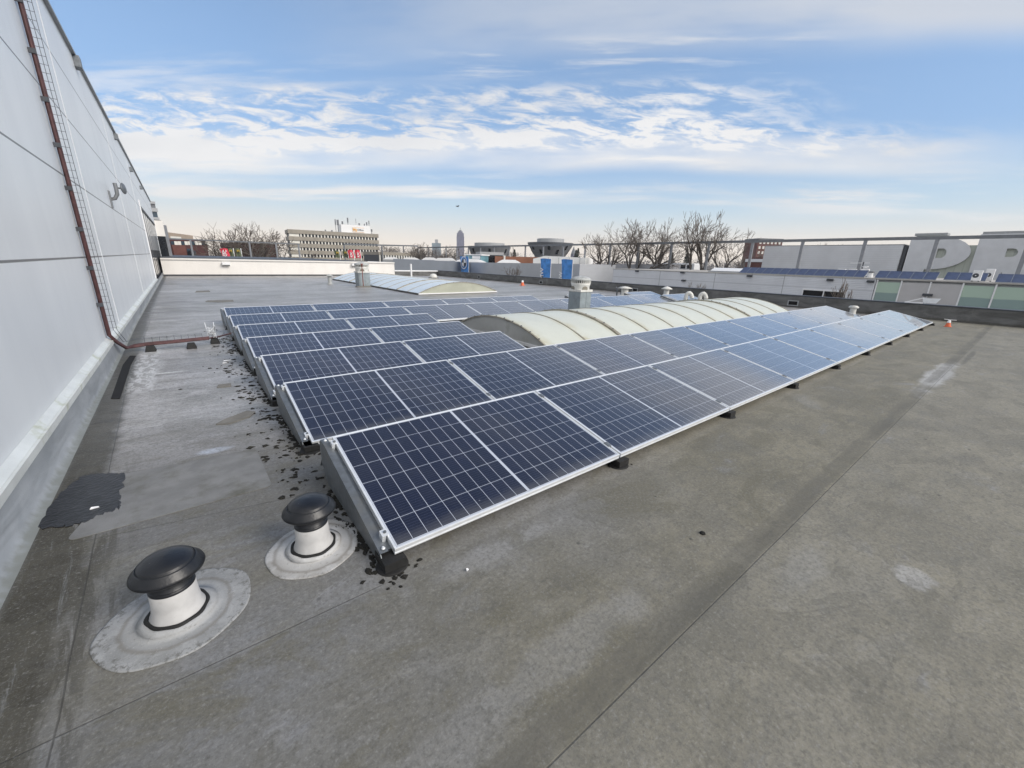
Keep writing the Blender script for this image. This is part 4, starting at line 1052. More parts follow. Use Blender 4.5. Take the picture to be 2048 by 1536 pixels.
for k, (L, lab) in enumerate((([(430, 850), (448, 840), (495, 822), (512, 824), (500, 834), (460, 848)], 'slim rounded felt patch left of the second solar row'),
                              ([(433, 776), (437, 770), (462, 767), (463, 773)], 'small square felt patch among moss left of the third row'),
                              ([(410, 604), (415, 601), (466, 600), (468, 603), (440, 605)], 'flat grey felt strip behind the solar rows on the left'),
                              ([(390, 585), (393, 582), (418, 581), (421, 584)], 'small curled felt scrap on the far left of the roof'))):
    pts = E2(L)
    sheet('felt_patch', rounded([Vector(p) for p in pts], 0.015, 3) if k < 2 else pts, 0.001, 0.006, M['patch'], lab, 'roof patch', 'felt patches on the roof')
pp = E2([(222, 798), (240, 798), (262, 730), (272, 712), (260, 712), (246, 730)])
sheet('gutter_slot', pp, 0.0012, 0.004, M['opening'], 'long dark wet gutter slot at the foot of the hall wall', 'gutter')
for k, (u, v, sx_, sy_) in enumerate(((455, 722, .05, .012), (450, 727, .03, .008), (935, 1142, .007, .005), (190, 1018, .02, .006))):
    p = onZ(u, v)
    o = MB().add([(p.x - sx_, p.y - sy_, .005), (p.x + sx_, p.y - sy_ * .4, .005), (p.x + sx_ * .8, p.y + sy_, .007), (p.x - sx_ * .7, p.y + sy_ * .8, .012),
                  (p.x - sx_, p.y - sy_, .009), (p.x + sx_, p.y - sy_ * .4, .009), (p.x + sx_ * .8, p.y + sy_, .011), (p.x - sx_ * .7, p.y + sy_ * .8, .016)],
                 [(0, 3, 2, 1), (4, 5, 6, 7), (0, 1, 5, 4), (1, 2, 6, 5), (2, 3, 7, 6), (3, 0, 4, 7)]).build('litter', M['paper'])
    tag(o, ['longer white litter strip lying beside the third solar row', 'shorter white litter scrap just below the longer strip', 'tiny white scrap on the roof right of the front row corner', 'crumpled white scrap lying on the black bitumen patch'][k], 'litter', 'white litter on the roof')
p = onZ(1405, 1067)
tag(MB().lathe((p.x, p.y, 0.001), [(0.017, 0), (0.015, .006), (0, .009)], 9).build('moss_clump', M['moss']), 'single dark moss clump on the open roof in front of the second panel', 'moss')

# ------------------------------------------------------------------ neighbouring low building across the gap
FX = 60.0
t = thing('neighbour_hall', (FX, 10, -5), 'long low grey corrugated hall with dark window and green glass bays across the gap', 'building')
def yz(u, v, X=FX): 
    p = onX(u, v, X); return p.y, p.z
ztop = 0.50
yL = yz(1225, 560)[0]; yG0 = yz(1752, 562)[0]
js = [('y', yz(u, 565)[0] - 10, 0.06) for u in (1318, 1428, 1567)] + [('z', 5 - 0.75, 0.03)]
M['corr'] = ribbed('white_grey_corrugated', (0.66, 0.67, 0.70), 0.20, 'z', 0.7, 0.45, joints=js)
MB().box((FX, yG0, -5), (FX + 26, yL, ztop)).build('corrugated_wall', M['corr'], t)
MB().box((FX + .3, -45, -5), (FX + 26, yG0 - 0.002, ztop - .02)).build('bay_wall', M['greyclad'], t)
MB().box((FX - 0.06, -45, ztop), (FX + 26.05, yL + .05, ztop + .12)).build('roof_edge', M['gravelroof'], t)
M['baypanel'] = mat('warm_grey_bay_panel', (0.50, 0.485, 0.48), .55, var=.04, vscale=.8)
def green_mat():
    m = mat('green_frosted_glass', (0.30, 0.40, 0.32), 0.25)
    nt = m.node_tree; b = nt.nodes['Principled BSDF']
    tc = nt.nodes.new('ShaderNodeTexCoord'); P = tc.outputs['Object']; x, y, z = sep(nt, P)
    n = noise(nt, P, 0.8, 4.0)
    c = mixc(nt, (z + (n - .5) * .12).step(4.08, 4.18), (0.27, 0.36, 0.34), (0.44, 0.56, 0.46))
    nt.links.new(c, b.inputs['Base Color']); return m
M['greenglass'] = green_mat()
edges = [(1754, 1803, 'g'), (1803, 1862, 'p'), (1862, 1926, 'p'), (1928, 1993, 'g'), (1995, 2070, 'g'), (2072, 2150, 'p')]
for (ua, ub, k) in edges:
    ya, yb_ = yz(ua, 566)[0], yz(ub, 570)[0]
    if k == 'g': MB().box((FX + .08, yb_ + .06, -4.0), (FX + .295, ya - .06, ztop - .25)).build('glass_bay', M['greenglass'], t)
    else: MB().box((FX + .05, yb_ + .04, -4.0), (FX + .295, ya - .04, ztop - .2)).build('panel_bay', M['baypanel'], t)
    MB().box((FX - .02, ya - .06, -4.2), (FX + .299, ya + .06, ztop - .03)).build('bay_frame', M['white'], t)
# dark window in the corrugated wall
ya, za = yz(1606, 577); yb_, zb_ = yz(1693, 581)
wz0 = yz(1650, 600)[1]
wf = MB().box((FX - .10, yb_, wz0 - .5), (FX - .003, ya, za)).build('window', M['white'], t); sub(wf)
ym_ = yz(1649, 580)[0]
MB().box((FX - .13, yb_ + .14, wz0 - .4), (FX - .101, ym_ - .07, za - .16)).build('pane', M['opening'], wf)
MB().box((FX - .13, ym_ + .07, wz0 - .4), (FX - .101, ya - .14, za - .16)).build('pane', M['opening'], wf)
for k, (u, v) in enumerate(((1274, 542), (1365, 545), (1499, 552), (1660, 560), (1741, 563), (1367, 561), (1855, 590))):
    y_, z_ = yz(u, v, FX - .15)
    big = k == 6
    tt = thing('floodlight', (FX, y_, z_), ['small dark floodlight at the left end of the grey corrugated wall', 'second dark floodlight along the top of the corrugated wall', 'dark floodlight on the corrugated wall above the long skylight',
              'dark floodlight above the dark window', 'dark floodlight left of the first green glass bay', 'dark oval lamp low on the corrugated wall', 'dark lamp on the grey panel between the green glass bays'][k], 'floodlight', 'floodlights on the neighbouring hall')
    hw = 0.32 if not big else 0.38
    MB().prism([(FX - .30, y_ - hw, z_ - .09), (FX - .30, y_ - hw, z_ + .09), (FX - .05, y_ - hw, z_ + .14), (FX - .05, y_ - hw, z_ - .12)], (0, 2 * hw, 0)).build('housing', M['darkline'], tt)
    MB().box((FX - .05, y_ - .05, z_ - .04), (FX + .06, y_ + .05, z_ + .04)).build('bracket', M['darksteel'], tt)

# solar panels on the neighbour's roof
def far_panel_proto():
    b = MB(); n = (0.5)
    b.obox((0, 0, 0), (0, 0.97, 0), (1.6, 0, 0.52), (-0.012, 0, 0.04))
    return b
y_start = yz(1478, 541, FX + .5)[0]
mesh_o = None; nn_ = 0
M['farcells'] = mat('dark_blue_cells', (0.050, 0.064, 0.115), 0.35, var=0.3, vscale=1.5)
def far_panel(y_, x_=FX + .45, z_=0.66, lab=None):
    global mesh_o, nn_
    if mesh_o is None:
        t_ = thing('roof_solar_panel', (x_, y_, z_), 'x', 'solar panel'); 
        b = MB(); b.obox(Vector((x_, y_ - .97, z_)), (0, .97, 0), (1.5, 0, .74), (-.012, 0, .03)); b.build('cells', M['farcells'], t_)
        b = MB(); b.obox(Vector((x_ - .03, y_ - .985, z_ - .02)), (0, .032, 0), (1.53, 0, .752), (-.012, 0, .05)); b.obox(Vector((x_ - .035, y_ - .97, z_ - .03)), (0, .97, 0), (.03, 0, .008), (-.0, 0, .05)); b.build('frame', M['greytrim'], t_)
        mesh_o = t_; o = t_
    else:
        o = copy_tree(mesh_o); o.location = (x_, y_, z_)
    tag(o, lab or 'small dark blue solar panel in the strip along the neighbouring roof edge', 'solar panel', 'solar panels on the neighbouring roof')
segs = [(1478, 1745), (1752, 1884), (1997, 2100)]
for (ua, ub) in segs:
    y0_, y1_ = yz(ua, 545, FX + .5)[0], yz(ub, 560, FX + .5)[0]
    n_ = int((y0_ - y1_) / 0.985)
    for k in range(n_): far_panel(y0_ - k * 0.985)
y0_, y1_ = yz(1890, 556, FX + 3)[0], yz(1990, 560, FX + 3)[0]
for k in range(int((y0_ - y1_) / 0.985)):
    far_panel(y0_ - k * .985, FX + 2.2, 0.70, 'small dark blue solar panel in the set-back strip behind the air conditioners')

# air conditioners on that roof
def ac(u0, u1, v0, v1, X, label, face):
    pa, pb = onX(u0, v1, X), onX(u1, v0, X)
    t_ = thing('air_conditioner', (X, pb.y, pa.z), label, 'air conditioner', 'air conditioners on the neighbouring roof')
    zb = ztop + .13; zt = pb.z; ya, yb2 = pa.y, pb.y
    wd = ya - yb2
    MB().box((X, yb2, zb + .08), (X + .5, ya, zt)).build('casing', M['white'], t_, 0.03)
    cy = ya - wd * .38; cz = (zb + .08 + zt) / 2; rr = min(wd * .34, (zt - zb) * .40)
    fan = MB(); n = 24
    fan.add([(X - .02, cy + rr * math.cos(2 * math.pi * i / n), cz + rr * math.sin(2 * math.pi * i / n)) for i in range(n)] + [(X - .001, cy + rr * math.cos(2 * math.pi * i / n), cz + rr * math.sin(2 * math.pi * i / n)) for i in range(n)],
            [tuple(range(n)), tuple(reversed(range(n, 2 * n)))] + [(i, (i + 1) % n, n + (i + 1) % n, n + i) for i in range(n)])
    fo = fan.build('fan_grille', M['darkline'], t_); sub(fo)
    hb = MB(); hb.add([(X - .045, cy + rr * .22 * math.cos(2 * math.pi * i / 12), cz + rr * .22 * math.sin(2 * math.pi * i / 12)) for i in range(12)] + [(X - .021, cy + rr * .22 * math.cos(2 * math.pi * i / 12), cz + rr * .22 * math.sin(2 * math.pi * i / 12)) for i in range(12)],
            [tuple(range(12))] + [(i, (i + 1) % 12, 12 + (i + 1) % 12, 12 + i) for i in range(12)]); hb.build('fan_hub', M['white'], fo)
    MB().box((X + .05, ya - .15, zb), (X + .4, ya - .05, zb + .079)).build('foot', M['darkline'], t_)
    MB().box((X + .05, yb2 + .05, zb), (X + .4, yb2 + .15, zb + .079)).build('foot', M['darkline'], t_)
ac(1940, 1967, 541, 563, FX + .9, 'largest white air conditioner with dark round fan on the neighbouring roof edge', 0)
ac(1969, 1992, 538, 552, FX + 4.5, 'white air conditioner half hidden behind the largest one', 0)
for k, (a, b_) in enumerate(((1674, 1691), (1696, 1713), (1720, 1738))):
    ac(a, b_, 538, 546, FX + 5, ['leftmost of three small white air conditioners before the grey panels', 'middle one of three small white air conditioners before the grey panels', 'rightmost of three small white air conditioners before the grey panels'][k], 0)
p = onX(1743, 540, FX + 5)
t_ = thing('flue_pipe', p, 'short white flue with dark cap right of the small air conditioners', 'flue')
MB().lathe((p.x, p.y, ztop + .12), [(.28, 0), (.28, .55)], 14).build('pipe', M['white'], t_); MB().lathe((p.x, p.y, ztop + .12), [(.36, .551), (.36, .68), (0, .7)], 14).build('cap', M['darkline'], t_)
p = onX(1722, 545, FX + 5.5)
t_ = thing('roof_antenna', p, 'thin roof antenna mast with white dish beside the small air conditioners', 'antenna')
MB().tube((p.x, p.y, ztop + .12), (p.x, p.y, ztop + 1.9), .07, n=6).build('mast', M['darkline'], t_)
MB().lathe((p.x - .1, p.y - .3, ztop + 1.2), [(0.0, 0), (.3, .1), (.34, .16), (.3, .18), (0, .12)], 14).build('dish', M['white'], t_)
MB().tube((p.x, p.y + 1.3, ztop + 1.75), (p.x, p.y - .6, ztop + 1.8), .03, n=5).build('boom', M['white'], t_)
# white rooflight on it
ya, yb_ = yz(1425, 540, FX + 4)[0], yz(1512, 540, FX + 4)[0]
t_ = thing('white_rooflight', (FX + 4, (ya + yb_) / 2, ztop + .12), 'low white rooflight at the left of the neighbouring solar strip', 'rooflight')
b = MB(); n = 10; pts = [(FX + 3 + 4 * i / n, ya, ztop + .12 + .62 * math.sin(math.pi * i / n)) for i in range(n + 1)]
b.prism(pts, (0, yb_ - ya, 0)); b.build('vault', M['white'], t_)
MB().box((FX + 2.9, yb_ - .1, ztop + .121), (FX + 2.98, ya + .1, ztop + .3)).build('curb', M['greytrim'], t_)

# upper grey panel wall and letter wall behind the neighbour's roof
UX = 92.0
t = thing('panel_hall', (UX, 10, -5), 'tall plain grey panel-clad hall wall behind the neighbouring roof', 'building')
M['greyfine'] = ribbed('fine_grey_panel', (0.58, 0.59, 0.61), 0.35, 'z', 0.25, 0.5)
yA, zA = yz(1530, 491, UX); y1 = yz(1604, 491, UX)[0]; y2 = yz(1732, 491, UX)[0]; y3 = yz(1822, 491, UX)[0]
zt_ = (yz(1600, 491, UX)[1] + yz(1790, 491, UX)[1]) / 2
for (a, b2) in ((yA, y1), (y1, y2), (y2, y3 + .8)):
    MB().box((UX, b2 + .08, -5), (UX + 20, a - .08, zt_)).build('wall_panel', M['greyfine'], t)
MB().box((UX + .4, y3 + .4, -5), (UX + 19.8, yA - .2, zt_ - .05)).build('core', M['darkline'], t)
MB().box((UX - .05, y3 + .78, zt_ + .001), (UX + 20.05, yA, zt_ + .12)).build('roof_edge', M['greytrim'], t)
t = thing('letter_wall', (UX, 0, -5), 'greenish wall carrying giant grey letters D and R at the right edge', 'building')
M['greenwall'] = ribbed('greenish_profiled_sheet', (0.42, 0.45, 0.40), 0.9, 'y', 0.4, 0.6)
zl_top = yz(1960, 490, UX)[1]
MB().box((UX + .5, -60, -5), (UX + 20, y3 + .2, zl_top)).build('wall', M['greenwall'], t)
zT = yz(1900, 472, UX)[1]; zB = ztop + .1
def letter(name, outer, holes):
    cu = bpy.data.curves.new(name, 'CURVE'); cu.dimensions = '2D'; cu.fill_mode = 'BOTH'; cu.extrude = 0.22; cu.resolution_u = 8
    for L in [outer] + holes:
        sp = cu.splines.new('POLY'); sp.points.add(len(L) - 1); sp.use_cyclic_u = True
        for i, (a, c_) in enumerate(L): sp.points[i].co = (a, c_, 0, 1)
    # local x = -Y (to the right in the picture), local y = up
    mx = Matrix(((0, 0, -1, UX + .26), (-1, 0, 0, 0), (0, 1, 0, 0), (0, 0, 0, 1)))
    return curve_mesh(name, cu, M['greyfine2'], mx, t)
M['greyfine2'] = mat('grey_letter_face', (0.58, 0.59, 0.61), 0.5, var=0.05, vscale=0.8)
def P2(u, v): 
    y_, z_ = yz(u, v, UX); return (-y_, z_)
def arc(cx_, cy_, rx, ry, a0, a1, n=14): return [(cx_ + rx * math.cos(R_(a0 + (a1 - a0) * i / n)), cy_ + ry * math.sin(R_(a0 + (a1 - a0) * i / n))) for i in range(n + 1)]
xd0 = P2(1822, 480)[0]; xd1 = P2(1943, 500)[0]; zc = P2(1900, 500)[1]
zlow = P2(1862, 539)[1]
hH = (zT - zlow) / 2; cz_ = (zT + zlow) / 2; bow = (xd1 - xd0) * .60
outer = [(xd0, zT), (xd1 - bow, zT)] + arc(xd1 - bow, cz_, bow, hH, 88, -88) + [(xd1 - bow, zlow), (xd0 + (xd1 - xd0) * .36, zlow), (xd0 + (xd1 - xd0) * .36, zB - 2), (xd0, zB - 2)]
hx = P2(1872, 508)[0]; hx1 = P2(1892, 508)[0]; hz0, hz1 = P2(1880, 516)[1], P2(1880, 497)[1]
hole = [(hx, hz1), ((hx + hx1) / 2, hz1)] + arc((hx + hx1) / 2, (hz0 + hz1) / 2, (hx1 - hx) / 2, (hz1 - hz0) / 2, 80, -80, 8) + [((hx + hx1) / 2, hz0), (hx, hz0)]
letter('letter_d', outer, [hole])
xr0 = P2(1952, 500)[0]; xr1 = xr0 + (xd1 - xd0) * 1.05
rx_ = P2(1997, 550)[0]
outer = [(xr0, zT + .15), (xr1 - 2, zT + .15)] + arc(xr1 - 2, cz_ + .6, 2, hH * .6, 85, -85, 8) + [(xr1 - 1.0, zlow + .8), (xr1 + .3, zB - 2), (rx_ + .75, zB - 2), (rx_ + .2, P2(1997, 543)[1]), (rx_ - .35, zB - 2), (xr0, zB - 2)]
hx = P2(2012, 505)[0]; hx1 = P2(2036, 505)[0]; hz0, hz1 = P2(2020, 514)[1], P2(2020, 497)[1]
hole = [(hx, hz1), ((hx + hx1) / 2, hz1)] + arc((hx + hx1) / 2, (hz0 + hz1) / 2, (hx1 - hx) / 2, (hz1 - hz0) / 2, 80, -80, 8) + [((hx + hx1) / 2, hz0), (hx, hz0)]
letter('letter_r', outer, [hole])
for (ua, ub) in ((1828, 1893), (1963, 2070)):
    a, b2 = yz(ua, 474, UX)[0], yz(ub, 474, UX)[0]
    MB().box((UX + .2, b2, zT + .16), (UX + 3, a, zT + .5)).build('letter_cap', M['greytrim'], t)

# gantry of steel posts and a long beam over that roof
GX = 85.0
t = thing('steel_gantry', (GX, 60, 0), 'long horizontal steel beam on a row of slim grey posts across the skyline', 'gantry')
ub = [(2120, 470.5), (836, 492)]
pR, pL = onX(2100, 471.3, GX), onX(836, 492, GX)
zb_ = (onX(1171, 488, GX).z + onX(2000, 472.5, GX).z) / 2
MB().box((GX - .2, pR.y - 20, zb_ - .32), (GX + .2, pL.y, zb_ + .12)).build('beam', M['darksteel'], t)
for u in (856.5, 872.5, 892, 913.5, 937, 961, 988, 1018, 1051, 1087, 1127, 1171):
    y_ = onX(u, 492, GX).y
    MB().box((GX - .16, y_ - .2, -5), (GX + .16, y_ + .2, zb_ - .321)).build('post', M['poststeel'], t)
for u in (1222, 1279, 1345, 1420, 1507, 1607, 1732, 1875, 2060):
    y_ = onX(u, 480, GX).y
    MB().box((GX - .2, y_ - .21, ztop + .13 if u > 1230 else -5), (GX + .2, y_ + .21, zb_ - .321)).build('post', M['poststeel'], t)
cz2 = zb_
pc_ = Vector((GX, pL.y, cz2)); dL = math.hypot(pc_.x - CAM.x, pc_.y - CAM.y)
pe = far(688, 488.5, dL * .80)
t2 = thing('steel_gantry', pe, 'shorter dark steel beam on posts in front of the brown office block', 'gantry')
def beam(o, a, b_, w_, h_, nm, mt):
    a, b_ = Vector(a), Vector(b_); d = (b_ - a); hn = Vector((-d.y, d.x, 0)).normalized() * w_
    MB().obox(a - hn / 2 - Vector((0, 0, h_ / 2)), d, hn, (0, 0, h_)).build(nm, mt, o)
beam(t2, pe, far(836, 492, dL * .97), .4, .5, 'beam', M['darksteel'])
for f_ in (0.0, 0.45, 0.76, 1.0):
    b0 = pe.lerp(far(836, 492, dL * .97), f_); MB().box((b0.x - .2, b0.y - .2, -5), (b0.x + .2, b0.y + .2, b0.z - .26)).build('post', M['darksteel'], t2)
GY = 47.0
a, b_ = onY(335, 478.5, GY), onY(600, 486.5, GY)
t3 = thing('steel_gantry', a, 'short steel beam on slanting posts above the white block at left', 'gantry')
zz = (a.z + b_.z) / 2
MB().box((a.x, GY - .06, zz - .07), (b_.x, GY + .06, zz + .04)).build('beam', M['darksteel'], t3)
for u in (381, 498, 551, 596):
    q_ = onY(u, 483, GY); MB().box((q_.x - .07, GY - .07, 1.161), (q_.x + .07, GY + .07, zz - .071)).build('post', M['poststeel'], t3)

# grey screening walls left of the neighbour
t = thing('screen_wall', (66, 74, -5), 'light grey panel wall behind the blue flags, left of the corrugated hall', 'wall')
M['screen'] = ribbed('light_grey_screen', (0.44, 0.45, 0.47), 0.3, 'z', 0.35, 0.55)
SX = 66.0
pa, pb = onX(940, 524.5, SX), onX(1160, 528, SX)
MB().prism([(SX, pa.y, -5), (SX, pb.y, -5), (SX, pb.y, pb.z), (SX, pa.y, pa.z)], (12, 0, 0)).build('wall', M['screen'], t)
t = thing('screen_wall', (84, 60, -5), 'pale panel wall between dark posts beside the corrugated hall', 'wall')
pa, pb = onX(1150, 527.5, GX + 1), onX(1340, 529, GX + 1)
MB().prism([(GX + 1, pa.y, -5), (GX + 1, pb.y, -5), (GX + 1, pb.y, pb.z), (GX + 1, pa.y, pa.z)], (4, 0, 0)).build('wall', mat('pale_screen_panel', (0.42, 0.42, 0.44), .55, var=.05, vscale=.5), t)
for u in (1160, 1190.5, 1219):
    y_ = onX(u, 545, GX + .7).y
    MB().box((GX + .6, y_ - .22, -5), (GX + .97, y_ + .22, pa.z)).build('post', M['darksteel'], t)
t = thing('screen_wall', (66, 110, -5), 'darker blue-grey wall right of the white block, receding to the left', 'wall')
pa, pb = onX(940, 524.5, SX), far(786, 517.5, 105)
dr = Vector((pb.x - pa.x, pb.y - pa.y, 0)).normalized()
M['screen2'] = ribbed('blue_grey_screen', (0.17, 0.19, 0.22), 0.3, 'z', 0.35, 0.55)
pa.y += .02; pb.z = min(pb.z, 1.3)
MB().prism([(pa.x, pa.y, -5), (pb.x, pb.y, -5), (pb.x, pb.y, pb.z), (pa.x, pa.y, pa.z)], (6, 8, 0)).build('wall', M['screen2'], t)

# low white rooflights beyond it
def hump(u0, u1, v0, v1, dist, label):
    a, b_ = far(u0, v1, dist), far(u1, v1, dist); top = far((u0 + u1) / 2, v0, dist).z
    t_ = thing('white_rooflight', a, label, 'rooflight', 'white rooflights on the far roof')
    L = b_ - a; L.z = 0; nrm = Vector((-L.y, L.x, 0)).normalized()
    pts = []
    for i in range(9):
        s_ = i / 8; pts.append(a + L * s_ + Vector((0, 0, (top - a.z) * min(1, math.sin(math.pi * s_) * 1.5))))
    MB().prism(pts, nrm * 5).build('vault', M['white'], t_)
    MB().obox(a - Vector((0, 0, .9)), L, nrm * 5, (0, 0, .89)).build('curb', M['greytrim'], t_)
for k, (u0, u1, v0, v1, d_) in enumerate(((766, 799, 514.5, 518.5, 150), (803, 841, 515, 519.5, 150), (843, 876, 515, 519.5, 140), (868, 900, 516, 521, 132), (884, 912, 516, 521, 138), (908, 974, 518, 523.5, 126), (993, 1043, 519.5, 525.5, 118))):
    hump(u0, u1, v0, v1, d_, f'{["leftmost", "second", "third", "fourth", "fifth", "widest", "rightmost"][k]} low white rooflight in the row left of the bowl-shaped buildings')

# flags
def flag(u0, u1, v0, v1, up, X, mt, label, group, cat='flag', wav=0.25):
    a, b_ = onX(u0, v1, X), onX(u1, v0, X)
    pl = onX(up, v0, X)
    t_ = thing('flag', (X, pl.y, -5), label, cat, group)
    MB().tube((X, pl.y, -5), (X, pl.y, b_.z + .12), .06, .045, n=8).build('pole', M['white'], t_)
    n, k_ = 14, 10; vs = []; fs = []
    H = b_.z - a.z; Wd = abs(a.y - b_.y); sgn = 1 if (u0 < up) else -1
    for j in range(k_ + 1):
        for i in range(n + 1):
            s_ = i / n; h_ = j / k_
            y_ = pl.y + sgn * (0.08 + Wd * s_ * (1 - .12 * (1 - h_) * s_))
            vs.append(Vector((X + wav * math.sin(s_ * 6 + h_ * 3.0) * s_, y_, a.z + H * h_ + .06 * H * math.sin(s_ * 3) * s_ * (h_ - .5))))
    for j in range(k_):
        for i in range(n): fs.append((j * (n + 1) + i, j * (n + 1) + i + 1, (j + 1) * (n + 1) + i + 1, (j + 1) * (n + 1) + i))
    nv = len(vs); back = [v + Vector((.02, 0, 0)) for v in vs]
    MBo = MB(); MBo.add(vs, fs, True); MBo.add(back, [tuple(reversed(f)) for f in fs], True)
    fo = MBo.build('cloth', mt, t_); sub(fo)
    return t_, fo, pl, a, b_, H, Wd, sgn
FG = 'flags on white poles'
t_, fo, pl, a, b_, H, Wd, sgn = flag(919, 936.5, 513.5, 560, 937.5, 62, M['flagblue'], 'blue flag with a round white and blue emblem, leftmost blue one', FG)
cz = b_.z - H * .25; cy = pl.y + Wd * .45; rr = Wd * .36
def disc(nm, x_, cy, cz, r0, r1, a0, a1, mt, par):
    n = 24; vs = []; 
    for i in range(n + 1):
        an = R_(a0 + (a1 - a0) * i / n); vs.append((x_, cy - r1 * math.cos(an), cz + r1 * math.sin(an)))
    for i in range(n + 1):
        an = R_(a0 + (a1 - a0) * i / n); vs.append((x_, cy - r0 * math.cos(an), cz + r0 * math.sin(an)))
    fs = [(i, i + 1, n + 1 + i + 1, n + 1 + i) for i in range(n)]
    o = MB(); o.add(vs, fs); o.add([Vector(v) + Vector((.01, 0, 0)) for v in vs], fs); return o.build(nm, mt, par)
disc('emblem', 61.70, cy, cz, rr * .86, rr, 0, 360, M['white'], fo)
disc('emblem', 61.70, cy, cz, 0.001, rr * .62, 0, 90, M['white2'] if 'white2' in M else M['white'], fo)
disc('emblem', 61.70, cy, cz, 0.001, rr * .62, 180, 270, M['white'], fo)
disc('emblem', 61.70, cy, cz, 0.001, rr * .62, 90, 180, M['darkline'], fo)
disc('emblem', 61.70, cy, cz, 0.001, rr * .62, 270, 360, M['darkline'], fo)
t_, fo, pl, a, b_, H, Wd, sgn = flag(1077, 1101, 518, 575, 1102.5, 56, M['flagblue'], 'blue flag with white lettering, left one of the pair by the vent shaft', FG)
text_mesh('lettering', 'BMW', Wd * .42, M['white'], (55.6, pl.y + Wd * .66, a.z + H * .42), (0, 0, 1), (0, 1, 0), fo, .01)
t_, fo, pl, a, b_, H, Wd, sgn = flag(1118, 1144.5, 519.5, 578, 1146, 56, M['flagblue'], 'blue flag bulging in the wind, right one of the pair behind the vent shaft', FG)
text_mesh('lettering', 'BMW', Wd * .36, M['white'], (55.6, pl.y + Wd * .85, a.z + H * .36), (0, 0, 1), (0, 1, 0), fo, .01)
def flagY(u0, u1, v0, v1, up, Y, mt, label, txt, tm, ts=.75):
    a, b_ = onY(u0, v1, Y), onY(u1, v0, Y); pl = onY(up, v0, Y)
    t_ = thing('flag', (pl.x, Y, -5), label, 'flag', FG)
    MB().tube((pl.x, Y, -5), (pl.x, Y, b_.z + .1), .06, n=6).build('pole', M['white'], t_)
    n = 8; vs = []; fs = []
    for j in range(7):
        for i in range(n + 1):
            s_, h_ = i / n, j / 6; vs.append(Vector((a.x + (b_.x - a.x) * s_ + .08 * math.sin(h_ * 5), Y - .08 + .12 * math.sin(s_ * 6 + h_ * 2), a.z + (b_.z - a.z) * h_ + .1 * math.sin(s_ * 3))))
    for j in range(6):
        for i in range(n): fs.append((j * (n + 1) + i, j * (n + 1) + i + 1, (j + 1) * (n + 1) + i + 1, (j + 1) * (n + 1) + i))
    o = MB(); o.add(vs, fs, True); o.add([v + Vector((0, .02, 0)) for v in vs], fs, True); fo = o.build('cloth', mt, t_); sub(fo)
    w_ = abs(b_.x - a.x); c_ = (a + b_) / 2
    if txt == 'M': text_mesh('lettering', txt, w_ * .7, tm, (c_.x, Y - .3, b_.z - w_ * .45), (1, 0, 0), (0, 0, 1), fo, .01)
    else: text_mesh('lettering', txt, w_ * ts, tm, (c_.x, Y - .3, c_.z), (0, 0, 1), (-1, 0, 0), fo, .01)
flagY(444, 456.5, 498, 516, 444, 75, M['red'], 'red flag with white letters, in front of the big bare tree', 'KFC', M['white'], .6)
flagY(457.5, 465.5, 498, 514, 466.5, 76, M['flaggreen'], 'olive flag with a yellow letter, just right of the red flag by the tree', 'M', M['yellow'])
flagY(472.5, 480.5, 498, 514, 481.5, 76, M['flaggreen'], 'olive flag with a yellow letter, farther right before the big bare tree', 'M', M['yellow'])
flagY(670.5, 678, 502, 516, 679.5, 76, M['flaggreen'], 'olive flag with a yellow letter, leftmost flag before the office block', 'M', M['yellow'])
flagY(687, 694, 502, 516, 695.5, 76, M['flaggreen'], 'olive flag with a yellow letter, next to the red pair before the office', 'M', M['yellow'])
flagY(697.5, 706, 501, 517, 707, 75, M['red'], 'red flag with white letters, left one of the pair before the office block', 'KFC', M['white'], .6)
flagY(711.5, 720, 501, 517, 721, 75, M['red'], 'red flag with white letters, right one of the pair before the office block', 'KFC', M['white'], .6)

# ------------------------------------------------------------------ far buildings
class Facade:
    """frame for a far building: s runs left to right along the front, d back, z up"""
    def __init__(s, u0, d0, u1, d1, v=500):
        a, b_ = far(u0, v, d0), far(u1, v, d1)
        s.o = Vector((a.x, a.y, 0)); L = Vector((b_.x - a.x, b_.y - a.y, 0)); s.w = L.length; s.x = L / s.w; s.n = Vector((-s.x.y, s.x.x, 0))
    def p(s, a, d, z): return s.o + s.x * a + s.n * d + Vector((0, 0, z))
    def box(s, mb, a0, a1, d0, d1, z0, z1): return mb.obox(s.p(a0, d0, z0), s.x * (a1 - a0), s.n * (d1 - d0), (0, 0, z1 - z0))
    def sz(s, u, v):            # (s, z) of the sight line on the front plane
        r_ = ray(u, v); t_ = (s.o - CAM).dot(s.n) / r_.dot(s.n); q_ = CAM + r_ * t_
        return (q_ - s.o).dot(s.x), q_.z
